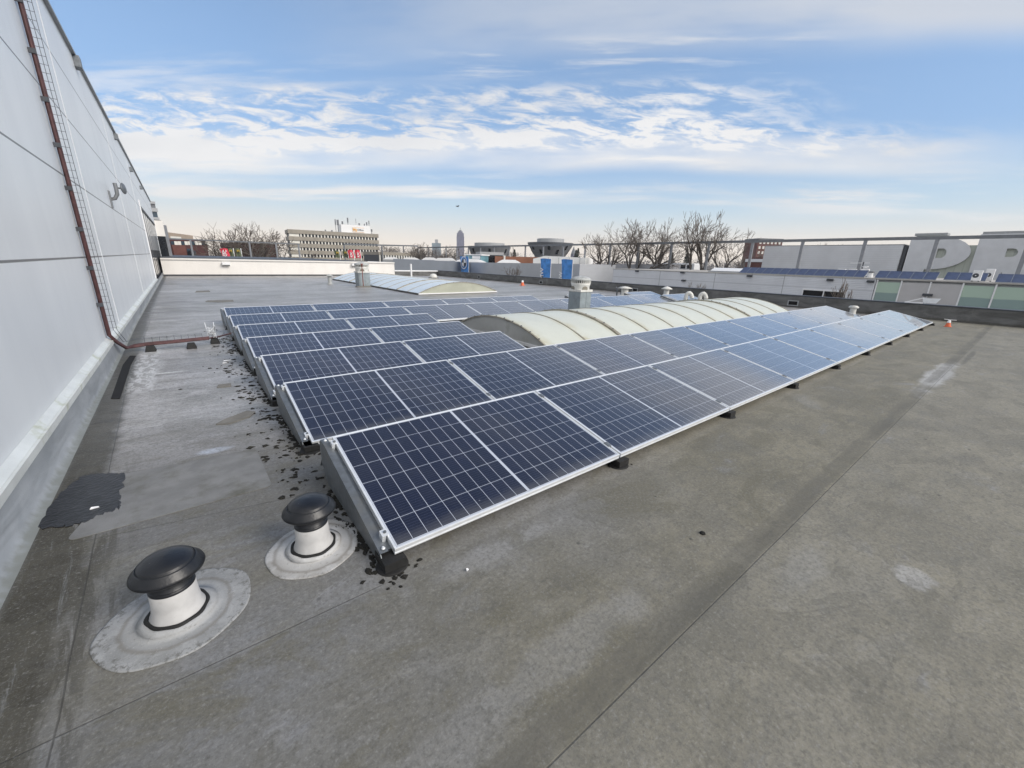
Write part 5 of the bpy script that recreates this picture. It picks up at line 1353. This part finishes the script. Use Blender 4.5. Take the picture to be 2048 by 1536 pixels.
# brown office block
F = Facade(582, 238, 757, 246)
t = thing('office_block', F.o + Vector((0, 0, -5)), 'brown precast office block with white-pillared window bands and rooftop antennas', 'building')
z_top = (F.sz(590, 459)[1] + F.sz(750, 468)[1]) / 2; st = 3.2
M['pillar'] = mat('white_pillar', (0.72, 0.70, 0.64), 0.6, var=.05, vscale=1)
nwin = 0
for fl in range(5):   # storeys
    z1 = z_top - fl * st
    bo = MB(); F.box(bo, -.4, F.w + .4, -.5, 14, z1 - 1.85, z1); wl = bo.build('wall', M['concrete'], t)
    bo = MB(); F.box(bo, .2, F.w - .2, .3, 13.6, z1 - st + .001, z1 - 1.851); bo.build('window_core', M['darkline'], t)
    bo = MB(); F.box(bo, 0, 4.4, -.1, .29, z1 - st + .002, z1 - 1.852); bo.build('end_panel', M['pillar'], t)
    restb = MB()
    for k in range(24):
        a0 = 5.0 + k * (F.w - 5.6) / 24; wwd = (F.w - 5.6) / 24
        tgt = MB() if fl < 4 else restb
        F.box(tgt, a0 + .55, a0 + wwd - .02, .1, .299, z1 - st + .05, z1 - 1.9)
        if fl < 4: tgt.build('window', M['darkglass'], t)
    if fl == 4: restb.build('window', M['darkglass'], t)['kind'] = 'stuff'
    bo = MB()
    for k in range(24):
        a0 = 5.0 + k * (F.w - 5.6) / 24
        F.box(bo, a0 - .03, a0 + .55, -.15, .298, z1 - st + .003, z1 - 1.853)
    bo.build('pillar_row', M['pillar'], t)
bo = MB(); F.box(bo, 0, F.w, 0, 13.5, -5, z_top - 5 * st); bo.build('lower_storeys', M['concrete'], t)
s0, s1 = F.sz(683, 455)[0], F.sz(741, 455)[0]; zp = F.sz(710, 450)[1]
bo = MB(); F.box(bo, s0, s1, 1.0, 9, z_top + .01, zp); pho = bo.build('penthouse', M['white'], t); sub(pho)
sa, sb_ = F.sz(706, 460)[0], F.sz(729, 460)[0]; sz0, sz1 = F.sz(718, 464)[1], F.sz(718, 455.5)[1]
bo = MB(); F.box(bo, sa, sb_, .85, .98, sz0, sz1); bo.build('sign_board', M['white'], pho)
bo = MB(); F.box(bo, sa - .1, sb_ + .1, .8, .84, sz0 - .1, sz0); F.box(bo, sa - .1, sb_ + .1, .8, .84, sz1, sz1 + .1); bo.build('sign_frame', M['signorange'], pho)
bo = MB(); F.box(bo, sa, sa + (sb_ - sa) * .40, .80, .845, sz0 + .003, sz1 - .003); bo.build('sign_field', M['pale_orange'] if 'pale_orange' in M else M['pillar'], pho)
text_mesh('sign_text', 'My', (sz1 - sz0) * .85, M['signorange'], F.p(sa + (sb_ - sa) * .2, .70, (sz0 + sz1) / 2), F.x, (0, 0, 1), pho, .02)
text_mesh('sign_text', 'Office', (sz1 - sz0) * .62, M['greytrim'], F.p(sa + (sb_ - sa) * .68, .70, (sz0 + sz1) / 2), F.x, (0, 0, 1), pho, .02)
for k, (u, v0, v1, th) in enumerate(((671.5, 438, 462, .22), (676.5, 439, 462, .40), (686, 442, 455, .30), (696.5, 435, 455, .25), (713, 437, 453, .07), (720, 446, 454, .30), (730.5, 447, 460, .20), (735, 444, 455, .25), (739.5, 441, 455, .18), (652, 459, 465, .25), (665, 460, 465, .3), (745, 458, 467, .3))):
    a0, zt2 = F.sz(u, v0); zb2 = F.sz(u, v1)[1] - 1
    th *= 1.6
    bo = MB(); F.box(bo, a0 - th * .3, a0 + th * .3, 2, 2.2, min(zb2, zt2 - 1), zt2); F.box(bo, a0 - th * .8, a0 + th * .8, 1.8, 1.99, zt2 - (zt2 - zb2) * .4, zt2)
    bo.build('antenna', M['darksteel'], t)
# long low wing
F2 = Facade(757, 172, 845, 186)
t = thing('office_wing', F2.o + Vector((0, 0, -5)), 'low brown building with a white-pillared window band right of the office block', 'building')
za, zb2 = F2.sz(800, 505)[1], F2.sz(800, 511)[1]
bo = MB(); F2.box(bo, 0, F2.w, 0, 10, zb2, za); bo.build('wall', M['concrete'], t)
bo = MB(); F2.box(bo, .1, F2.w - .1, .4, 9.9, -5, zb2 - .01); bo.build('window_core', M['darkline'], t)
bo = MB()
for k in range(17): F2.box(bo, .3 + k * F2.w / 17, .3 + k * F2.w / 17 + F2.w / 40, .05, .39, -5, zb2 - .012)
bo.build('pillar_row', M['pillar'], t)

# dark brick building at left, beige one behind, banded tower
F = Facade(338, 100, 416, 104)
t = thing('brick_building', F.o + Vector((0, 0, -5)), 'dark brick building with small pale windows and a red lower block at left', 'building')
zt2 = F.sz(380, 478.5)[1]
bo = MB(); F.box(bo, -3, F.w, 0, 12, -5, zt2); bo.build('wall', M['brick'], t)
a0, a1 = F.sz(342, 500)[0], F.sz(368, 500)[0]; zr = F.sz(355, 490)[1]
bo = MB(); F.box(bo, a0, a1, -.6, -.01, -5, zr); bo.build('red_block', M['redbrick'], t)
for k in range(11):
    u = 345 + k * 6.8; a0, zc_ = F.sz(u, 486)
    bo = MB(); F.box(bo, a0 - .28, a0 + .28, -.05, -.012, zc_ - .35, zc_ + .3); bo.build('window', M['pillar'] if k % 3 else M['blueglass'], t)
a0, zc_ = F.sz(380, 504)
bo = MB(); F.box(bo, a0 - .5, a0 + .5, -.05, -.013, zc_ - .6, zc_ + .6); bo.build('window', M['blueglass'], t)
bo = MB(); F.box(bo, F.sz(374, 500)[0], F.sz(384, 500)[0], -.9, -.2, -5, F.sz(379, 501)[1]); bo.build('porch', M['darkline'], t)
F = Facade(335, 128, 391, 135)
t = thing('beige_building', F.o + Vector((0, 0, -5)), 'beige flat-roofed building peeping over the dark brick building', 'building')
bo = MB(); zt2 = F.sz(345, 464.5)[1]; z2 = F.sz(385, 471)[1]
bo.prism([F.p(-1, 0, -5), F.p(F.w, 0, -5), F.p(F.w, 0, z2), F.p(-1, 0, zt2)], F.n * 10); bo.build('wall', M['beige'], t)
bo = MB(); F.box(bo, F.sz(341, 476)[0], F.sz(362, 476)[0], -.06, -.01, F.sz(350, 477)[1], F.sz(350, 473)[1]); bo.build('window', M['pillar'], t)
F = Facade(296, 113, 337, 114)
t = thing('banded_tower', F.o + Vector((0, 0, -5)), 'grey office tower with stepped white and glass floor bands beyond the hall', 'building')
zt2 = F.sz(318, 404)[1]; fh = 2.0 * abs(F.sz(318, 427)[1] - F.sz(318, 414)[1])
vb = [(404, 409, 0, 'w'), (409, 417, .0, 'g'), (417, 424, .35, 'w'), (424, 435, .1, 'b'), (435, 440, .3, 'w'), (440, 448, .9, 'g'), (448, 452, 1.2, 'w'), (452, 461, .8, 'g'), (461, 465, .9, 'w'), (465, 515, .7, 'g')]
MGm = {'w': M['greyclad'], 'g': M['darksteel'], 'b': M['blueglass']}
for (va, vb_, ex, kk) in vb:
    z1, z0 = F.sz(318, va)[1], F.sz(318, vb_)[1]
    if va == 465: z0 = -5
    bo = MB(); F.box(bo, -4, F.w - .55 + ex * .45, 0 if kk == 'w' else .25, 10, z0 + .004, z1); bo.build('floor_band' if kk == 'w' else 'window_band', MGm[kk], t)
bo = MB(); F.box(bo, F.w * .30, F.w * .62, 3, 8, zt2 + .01, zt2 + .8); bo.build('roof_plant', M['greytrim'], t)

# brick shed behind the big tree
F = Facade(478, 95, 575, 98)
t = thing('brick_shed', F.o + Vector((0, 0, -5)), 'long low dark brick shed behind the big bare tree', 'building')
bo = MB(); F.box(bo, 0, F.w * .78, 0, 10, -5, F.sz(520, 488)[1]); bo.build('wall', M['brick'], t)
bo = MB(); F.box(bo, -.2, F.w * .79, -.2, 10.2, F.sz(520, 488)[1] + .001, F.sz(520, 486.5)[1]); bo.build('roof_edge', M['darksteel'], t)

# bowl shaped buildings
def bowl(uc, dist, rim_hw, bot_hw, v_rim, v_bot, v_ring, ring_hw, label, ph):
    c = far(uc, 505, dist); pxm = dist * (FPX * 0 + 1)
    def rad(hw): return (far(uc + hw, 505, dist) - far(uc - hw, 505, dist)).length / 2
    zr, zb2, zg = far(uc, v_rim, dist - rad(rim_hw)).z, far(uc, v_bot, dist - rad(bot_hw)).z, far(uc, v_ring, dist).z
    t_ = thing('bowl_building', (c.x, c.y, -5), label, 'building', 'bowl-shaped buildings')
    MB().lathe((c.x, c.y, 0), [(rad(bot_hw) * .85, -5), (rad(bot_hw), zb2), (rad(rim_hw), zr - .6)], 48, smooth=False).build('wall', M['bowlwall'], t_)
    MB().lathe((c.x, c.y, 0), [(rad(rim_hw) * 1.0, zr - .59), (rad(rim_hw) * 1.02, zr), (rad(rim_hw) * .6, zr + .1)], 48, smooth=False).build('rim', M['darksteel'], t_)
    MB().lathe((c.x, c.y, 0), [(rad(ring_hw) * 1.0, zr + .02), (rad(ring_hw), zg), (0, zg + .3)], 40, smooth=False).build('roof_ring', M['greyclad'], t_)
    for k in range(14):
        an = ph + k * .45; tt_ = .35 if k % 2 else .7
        rr_ = rad(bot_hw) + (rad(rim_hw) - rad(bot_hw)) * tt_ + .05; z_ = zb2 + (zr - .6 - zb2) * tt_
        d1 = Vector((math.cos(an), math.sin(an), 0)); d2 = Vector((-math.sin(an), math.cos(an), 0))
        sl = Vector((d1.x * (rad(rim_hw) - rad(bot_hw)), d1.y * (rad(rim_hw) - rad(bot_hw)), zr - .6 - zb2)).normalized()
        MB().obox(Vector((c.x, c.y, z_)) + d1 * rr_ - d2 * .45 - sl * .9, d2 * .9, sl * 1.8, d1 * .08).build('window', M['darkglass'], t_)
M['bowlwall'] = ribbed('slate_grey_slats', (0.19, 0.195, 0.205), 2.2, 'x', .8, .6)
bowl(979, 185, 42, 34, 492, 516, 486.5, 30, 'left bowl-shaped grey building, wider and lower one', 3.2)
bowl(1100, 165, 45, 31, 484, 512, 478, 27, 'right bowl-shaped grey building with a taller flared rim', 3.0)

# distant towers
def tower(u0, u1, v0, dist, label, crown):
    a, b_ = far(u0, 500, dist), far(u1, 500, dist); wd = (b_ - a).length; c = (a + b_) / 2
    zt2 = far((u0 + u1) / 2, v0, dist).z
    t_ = thing('distant_tower', (c.x, c.y, -5), label, 'tower', 'distant towers')
    F_ = Facade(u0, dist, u1, dist)
    if crown:
        bo = MB(); F_.box(bo, 0, F_.w, 0, F_.w, -5, zt2 * .80); F_.box(bo, F_.w * .04, F_.w * .96, F_.w * .04, F_.w * .96, zt2 * .8, zt2 * .90); F_.box(bo, F_.w * .18, F_.w * .82, F_.w * .18, F_.w * .82, zt2 * .9, zt2 * .96)
        bo.build('shaft', M['towergrey'], t_)
        bo = MB(); F_.box(bo, F_.w * .32, F_.w * .68, F_.w * .32, F_.w * .68, zt2 * .96, zt2); bo.build('crown', M['darksteel'], t_)
        bo = MB(); F_.box(bo, F_.w * .47, F_.w * .53, F_.w * .47, F_.w * .53, zt2, zt2 * 1.09); bo.build('mast', M['darksteel'], t_)
    else:
        bo = MB(); F_.box(bo, 0, F_.w, 0, F_.w, -5, zt2 - 4); bo.build('shaft', M['fartower'], t_)
        bo = MB(); F_.box(bo, F_.w * .35, F_.w * .7, 2, F_.w * .7, zt2 - 4, zt2 + 3); bo.build('plant_room', M['greyclad'], t_)
M['fartower'] = mat('pale_blue_tower', (0.20, 0.25, 0.28), .5, var=.15, vscale=.2)
tower(913.5, 928.5, 460, 1300, 'tall slender blue-grey tower with stepped crown and mast on the skyline', True)
tower(864, 882, 482, 900, 'small pale grey tower block left of the slender tower', False)
F = Facade(1513, 330, 1562, 340)
t = thing('red_flats', F.o + Vector((0, 0, -5)), 'red brick block of flats on the skyline above the grey panels', 'building')
zt2 = F.sz(1540, 480)[1]
bo = MB(); F.box(bo, 0, F.w, 0, 14, -5, zt2); bo.build('wall', M['redbrick'], t)
bo = MB(); F.box(bo, -.3, F.w + .3, -.3, 14.3, zt2, zt2 + .9); bo.build('roof', M['darksteel'], t)
for fl in range(3):
    for k in range(6):
        bo = MB(); F.box(bo, F.w * (.06 + k * .155), F.w * (.06 + k * .155) + F.w * .08, -.2, -.01, zt2 - 2.6 - fl * 3.2, zt2 - .9 - fl * 3.2); bo.build('window', M['pillar'], t)
F = Facade(1496, 125, 1530, 122)
t = thing('red_house', F.o + Vector((0, 0, -5)), 'low red brick house with a white band left of the grey panel hall', 'building')
bo = MB(); F.box(bo, 0, F.w, 0, 8, -5, F.sz(1512, 515)[1]); bo.build('wall', M['redbrick'], t)
bo = MB(); F.box(bo, -.1, F.w, -.15, -.01, F.sz(1512, 524)[1], F.sz(1512, 518)[1]); bo.build('white_band', M['white'], t)
# orange strip, tent, teal shop
F = Facade(990, 130, 1085, 128)
t = thing('orange_wall', F.o + Vector((0, 0, -5)), 'long orange brick wall below the bowl-shaped buildings', 'wall')
bo = MB(); F.box(bo, 0, F.w, 0, 4, -5, F.sz(1040, 513.5)[1]); bo.build('wall', M['orangewall'], t)
bo = MB(); F.box(bo, F.sz(1008, 515)[0], F.sz(1011, 515)[0], -.5, -.1, -5, F.sz(1010, 511)[1]); bo.build('sign_post', M['pillar'], t)
F = Facade(1067, 112, 1172, 108)
t = thing('white_tent', F.o + Vector((0, 0, -5)), 'big white marquee tent behind the pair of blue flags', 'tent')
z0, z1 = F.sz(1080, 521)[1], F.sz(1110, 512)[1]; a1 = F.sz(1090, 512)[0]
MB().prism([F.p(0, 0, -5), F.p(F.w, 0, -5), F.p(F.w, 0, z1 - .3), F.p(a1, 0, z1), F.p(0, 0, z0 + .4)], F.n * 9).build('canopy', M['tent'], t)
bo = MB()
for k in range(4): F.box(bo, F.w * (.3 + .2 * k), F.w * (.3 + .2 * k) + .08, -.06, -.005, -5, z1 - .4)
bo.build('seams', M['greytrim'], t)
F = Facade(931, 128, 962, 126)
t = thing('shop_pavilion', F.o + Vector((0, 0, -5)), 'small pavilion with teal glazing in front of the left bowl building', 'building')
z1 = F.sz(945, 510.5)[1]
bo = MB(); F.box(bo, 0, F.w, 0, 6, -5, z1); bo.build('glazing', M['teal'], t)
bo = MB(); F.box(bo, -.3, F.w + .3, -.4, 6.3, z1 + .001, z1 + .3); bo.build('roof', M['white'], t)
bo = MB(); F.box(bo, F.w * .45, F.w * .95, -.2, -.01, z1 - .95, z1 - .15); bo.build('sign', M['white'], t)
t = thing('grey_pavilion', far(975, 512, 135), 'low grey block under the left bowl building', 'building')
F = Facade(960, 134, 1008, 136)
bo = MB(); F.box(bo, 0, F.w, 0, 6, -5, F.sz(980, 504)[1]); bo.build('wall', M['greyclad'], t)
bo = MB(); F.box(bo, F.w * .05, F.w * .95, -.1, -.01, -5, F.sz(980, 510)[1]); bo.build('window_band', M['darkglass'], t)
# church spire
c = far(1147, 505, 700)
t = thing('church_spire', (c.x, c.y, -5), 'thin dark church spire on the skyline between the bowl building and the trees', 'church')
MB().box((c.x - 3, c.y - 3, -5), (c.x + 3, c.y + 3, 14)).build('tower', M['towergrey'], t)
MB().lathe((c.x, c.y, 0), [(4.2, 14), (0, 27)], 8, smooth=False).build('spire', M['darksteel'], t)

# bus behind the roof edge
F = Facade(1326, 118, 1393, 112)
t = thing('white_bus', F.o + Vector((0, 0, -5)), 'white bus with dark windows passing behind the neighbouring roof', 'bus')
z1 = F.sz(1360, 526.5)[1]
bo = MB(); F.box(bo, 0, F.w, 0, 2.5, z1 - 2.7, z1); bo.build('body', M['white'], t, .15)
for k in range(5):
    bo = MB(); F.box(bo, F.w * (.06 + .185 * k), F.w * (.06 + .185 * k) + F.w * .14, -.03, .02, z1 - 1.25, z1 - .35); bo.build('window', M['darkglass'], t)
for f_ in (.18, .78):
    c_ = F.p(F.w * f_, -.02, z1 - 2.75); bo = MB().tube(c_, c_ + F.n * .3, .48, n=16); bo.build('wheel', M['rubber'], t)
# its road
# ------------------------------------------------------------------ trees
def grow(rs, base, height, spread, lean=0.0, stems=1, levels=5, droop=0.0, bush=.5):
    """returns thick (trunk and limbs) and thin (twigs) segment lists"""
    thick, thin = [], []
    def rec(p, d, L, r_, lv):
        n = 3 if lv < 3 else 2
        q_ = p.copy(); dd = d.copy()
        for i in range(n):
            dd = (dd + Vector((rs.gauss(0, .10), rs.gauss(0, .10), rs.gauss(0.03, .06)))).normalized()
            q2 = q_ + dd * (L / n); r2 = r_ * (1 - .12 * (i + 1) / n * 2)
            (thick if lv < 3 else thin).append((q_.copy(), q2.copy(), r_ * (1 - .22 * i / n), r_ * (1 - .22 * (i + 1) / n)))
            if lv >= 1 and lv < levels and i < n - 1 and rs.random() < bush:
                side(q2, dd, L * rs.uniform(.45, .7), r_ * .5, lv + 1)
            q_ = q2
        if lv < levels:
            k = rs.choice((2, 3, 3)) if lv < 3 else rs.choice((2, 2, 3))
            for _ in range(k): side(q_, dd, L * rs.uniform(.62, .85), r_ * .66, lv + 1)
    def side(p, d, L, r_, lv):
        a = rs.uniform(0, 6.283); o = d.orthogonal().normalized(); o2 = d.cross(o)
        th = rs.uniform(.28, .72) * spread
        nd = (d * math.cos(th) + (o * math.cos(a) + o2 * math.sin(a)) * math.sin(th) + Vector((0, 0, .03 - droop))).normalized()
        rec(p, nd, L, max(r_, .012), lv)
    for s_ in range(stems):
        a = 6.283 * s_ / max(1, stems) + rs.random(); l_ = lean if stems > 1 else lean * .3
        d = Vector((math.cos(a) * l_, math.sin(a) * l_, 1)).normalized()
        rec(base + Vector((math.cos(a), math.sin(a), 0)) * (.3 if stems > 1 else 0), d, height * .27, height * .017, 0)
    return thick, thin
def tree(name, u, v_top, dist, label, seed, spread=1.0, stems=1, lean=.25, levels=5, group='bare winter trees', base_z=-5.0, fat=1.0, mtwig=None, squash=1.0):
    rs = random.Random(seed)
    base = far(u, 510, dist); base.z = base_z
    H = far(u, v_top, dist).z - base_z
    th, tn = grow(rs, Vector((0, 0, 0)), H, spread, lean, stems, levels)
    mz = max(s_[1].z for s_ in th + tn); k = H / mz
    t_ = thing(name, base, label, 'tree' if name != 'bare_shrub' else 'shrub', group)
    a = MB(); c = MB()
    S = Vector((k * squash, k * squash, k))
    mul = lambda p: Vector((p.x * S.x, p.y * S.y, p.z * S.z)) + base
    for (p, q_, r0, r1) in th: a.tube(mul(p), mul(q_), max(r0 * k, .028 * fat) * fat, max(r1 * k, .022 * fat) * fat, 5, False)
    for (p, q_, r0, r1) in tn: c.tube(mul(p), mul(q_), max(min(r0 * k, .034), .010) * fat, max(min(r1 * k, .028), .008) * fat, 3, False)
    a.build('trunk', M['bark'], t_); c.build('crown', mtwig or M['twig'], t_)
    return t_
tree('bare_tree', 458, 446, 92, 'left half of the big spreading bare tree beside the red flag', 21, 1.15, 3, .40, 5)
tree('bare_tree', 516, 439, 88, 'right, taller big spreading bare tree left of the office block', 22, 1.15, 3, .38, 5)
tree('bare_tree', 552, 462, 96, 'smaller bare tree touching the left end of the office block', 23, 1.1, 2, .3, 5)
tree('bare_tree', 1205, 455, 100, 'leftmost of the three bare trees behind the gantry, smallest', 31, 1.0, 3, .35, 5)
tree('bare_tree', 1272, 432, 104, 'left stem clump of the broad middle bare tree behind the gantry', 32, 1.05, 3, .42, 5, squash=.9)
tree('bare_tree', 1318, 434, 106, 'right stem clump of the broad middle bare tree behind the gantry', 33, 1.05, 2, .35, 5, squash=.85)
tree('bare_tree', 1406, 421, 98, 'tallest bare tree behind the gantry, left of the grey panel hall', 34, 1.0, 3, .30, 5, squash=.8)
tree('bare_tree', 1446, 452, 100, 'leaning bare tree at the right of the tallest tree', 35, 1.0, 1, .9, 5)
for (u, v, d_, sd_, lab) in ((785, 487, 190, 41, 'far bare tree just right of the office block'), (815, 486, 200, 42, 'second far bare tree right of the office block'),
        (850, 483, 180, 43, 'rounded far bare tree left of the small tower block'), (838, 489, 170, 44, 'low bare tree before the rounded one'),
        (887, 490, 175, 45, 'far bare tree under the small tower block'), (902, 488, 185, 46, 'far bare tree left of the slender tower'),
        (1490, 493, 150, 47, 'dense bare tree left of the red flats'), (1590, 484, 170, 50, 'treetop showing just right of the red flats above the panels'),
        (1640, 485, 175, 51, 'second treetop above the grey panels'), (1030, 494, 210, 52, 'far bare tree between the bowl buildings')):
    tree('bare_tree', u, v, d_, lab, sd_, 1.1, 2, .3, 5, fat=1.4)
# evergreens
def evergreen(u, v, d_, label, seed):
    rs = random.Random(seed); c = far(u, 505, d_); zt2 = far(u, v, d_).z; H = zt2 + 5
    t_ = thing('evergreen_tree', (c.x, c.y, -5), label, 'tree', 'evergreen trees on the skyline')
    MB().tube((c.x, c.y, -5), (c.x, c.y, zt2 - 1), .35, .1, 6).build('trunk', M['bark'], t_)
    b = MB()
    for k in range(700):
        h_ = rs.random() ** .8; rr = H * .22 * (1 - h_) ** .8 * math.sqrt(rs.random()) * rs.uniform(.8, 1.15); an = rs.random() * 6.283
        p = Vector((c.x + rr * math.cos(an), c.y + rr * math.sin(an), -5 + H * (.12 + .88 * h_))); s_ = rs.uniform(.25, .6)
        d1 = Vector((rs.gauss(0, 1), rs.gauss(0, 1), rs.gauss(0, .5))).normalized() * s_; d2 = d1.orthogonal().normalized() * s_ * .6
        b.quad(p - d1, p - d2, p + d1, p + d2)
    b.build('crown', M['evergreen'], t_)
for k, (u, v, d_) in enumerate(((1029, 499, 260), (1152, 500, 250), (1156, 497, 255), (1375, 504, 220), (1345, 506, 230))):
    evergreen(u, v, d_, ['dark conifer between the two bowl buildings', 'dark conifer right of the church spire, lower one', 'dark conifer right of the church spire, taller one', 'dark conifer behind the tallest bare tree', 'dark conifer behind the middle bare tree'][k], 60 + k)
# far woods as one mass
rs = random.Random(5); b = MB()
def woods(u0, u1, v_top, dist, n, jitter):
    for k in range(n):
        u = rs.uniform(u0, u1); d_ = dist * rs.uniform(.85, 1.2)
        vt = v_top(u) + abs(rs.gauss(0, jitter)) - 1
        top = far(u, vt, d_); base = Vector((top.x, top.y, -5)); H = max(top.z + 5, 3)
        for j in range(34):
            h_ = rs.random(); rr = H * .42 * math.sqrt(rs.random()) * (1 - .6 * h_); an = rs.random() * 6.283
            p = base + Vector((rr * math.cos(an), rr * math.sin(an), H * h_ * .98)); L = H * rs.uniform(.06, .16)
            d = Vector((rs.gauss(0, .7), rs.gauss(0, .7), 1)).normalized() * L; s_ = d.orthogonal().normalized() * L * rs.uniform(.04, .22)
            b.quad(p, p + s_, p + d + s_ * .4, p + d)
hor = lambda u: 495.5 + (548.1 - 495.5) * u / 2047
woods(300, 760, lambda u: hor(u) - 12, 320, 150, 4)
woods(755, 1000, lambda u: hor(u) - 20, 330, 220, 5)
woods(1000, 1180, lambda u: hor(u) - 17, 420, 130, 4)
woods(1160, 1540, lambda u: hor(u) - 14, 300, 300, 5)
woods(1150, 1500, lambda u: hor(u) - 6, 150, 120, 4)
woods(1500, 2047, lambda u: hor(u) - 30, 380, 150, 6)
tag(b.build('far_woods', M['farwood']), 'band of brown-grey leafless woods along the skyline', 'woods', kind='stuff')
b = MB()
for k in range(260):
    u = rs.uniform(640, 1560); d_ = rs.uniform(420, 800); top = far(u, hor(u) - rs.uniform(0, 7), d_); base = Vector((top.x, top.y, -5)); wd = rs.uniform(6, 16); H = top.z + 5
    for j in range(14):
        p = base + Vector((rs.gauss(0, wd * .5), rs.gauss(0, wd * .5), H * rs.random())); L = rs.uniform(1.5, 4)
        d = Vector((rs.gauss(0, 1), rs.gauss(0, 1), rs.gauss(0, 1))).normalized() * L; s_ = d.orthogonal().normalized() * L * .6
        b.quad(p, p + s_, p + d + s_, p + d)
tag(b.build('far_woods', M['farwood']), 'fainter farther woods just above the horizon', 'woods', kind='stuff')

# shrubs in the gap
def shrub(u, v0, X, label, seed, mt=None, spread=1.0, lev=4, stems=4, squash=1.0):
    p = onX(u, v0, X); d_ = math.hypot(p.x - CAM.x, p.y - CAM.y)
    tree('bare_shrub', u, v0, d_, label, seed, spread, stems, .3, lev, 'bare shrubs between the buildings', -5.0, .7, mt, squash)
shrub(1703, 556, 52, 'bare upright shrub in front of the dark window and wall', 71, lev=3, stems=4, squash=.5)
shrub(1398, 560, 50, 'small bare shrub before the corrugated wall above the long skylight', 72, squash=.6)
shrub(1027, 528, 58, 'thin bare sapling before the light grey wall between the flags', 73, squash=.8)
shrub(806, 531, 60, 'russet-leaved shrub before the darker blue-grey wall', 74, M['russet'], lev=5, stems=6)

# bird
p = far(915, 413, 60)
t = thing('flying_bird', p, 'small dark bird flying high above the slender tower', 'bird')
bo = MB()
prof = [(-.24, .01), (-.18, .035), (-.05, .06), (.08, .055), (.15, .04), (.21, .035), (.25, .008)]
vs = []; fs = []
for (s_, r_) in prof:
    for i in range(8):
        an = 2 * math.pi * i / 8; vs.append(p + Vector((s_, r_ * math.cos(an), r_ * math.sin(an) * .9)))
for j in range(len(prof) - 1):
    for i in range(8): fs.append((j * 8 + i, j * 8 + (i + 1) % 8, (j + 1) * 8 + (i + 1) % 8, (j + 1) * 8 + i))
bo.add(vs, fs, True)
for sg in (-1, 1):
    w_ = [p + Vector((.10, sg * .03, .03)), p + Vector((.14, sg * .22, .14)), p + Vector((.0, sg * .48, .10)), p + Vector((-.06, sg * .24, .12)), p + Vector((-.08, sg * .03, .03))]
    bo.add(w_ + [q_ - Vector((0, 0, .012)) for q_ in w_], [(0, 1, 2, 3, 4), (9, 8, 7, 6, 5), (0, 1, 6, 5), (1, 2, 7, 6), (2, 3, 8, 7), (3, 4, 9, 8)])
bo.add([p + Vector((-.22, -.03, 0)), p + Vector((-.36, -.07, 0)), p + Vector((-.36, .07, 0)), p + Vector((-.22, .03, 0)), p + Vector((-.22, 0, .02))], [(0, 1, 2, 3), (0, 1, 4), (1, 2, 4), (2, 3, 4)])
bo.build('body', M['darksteel'], t)

# ------------------------------------------------------------------ the air: pale winter haze round everything
hb = MB().box((-1610, -1610, -6.0), (1610, 1610, 128.0)); hz = bpy.data.materials.new('winter_haze'); hz.use_nodes = True
nt = hz.node_tree; nt.nodes.clear(); o_ = nt.nodes.new('ShaderNodeOutputMaterial'); pv = nt.nodes.new('ShaderNodeVolumePrincipled')
pv.inputs['Color'].default_value = (0.88, 0.90, 0.95, 1); pv.inputs['Density'].default_value = HAZE; pv.inputs['Anisotropy'].default_value = 0.0
nt.links.new(pv.outputs[0], o_.inputs['Volume'])
if HAZE > 0: tag(hb.build('haze', hz), kind='stuff')
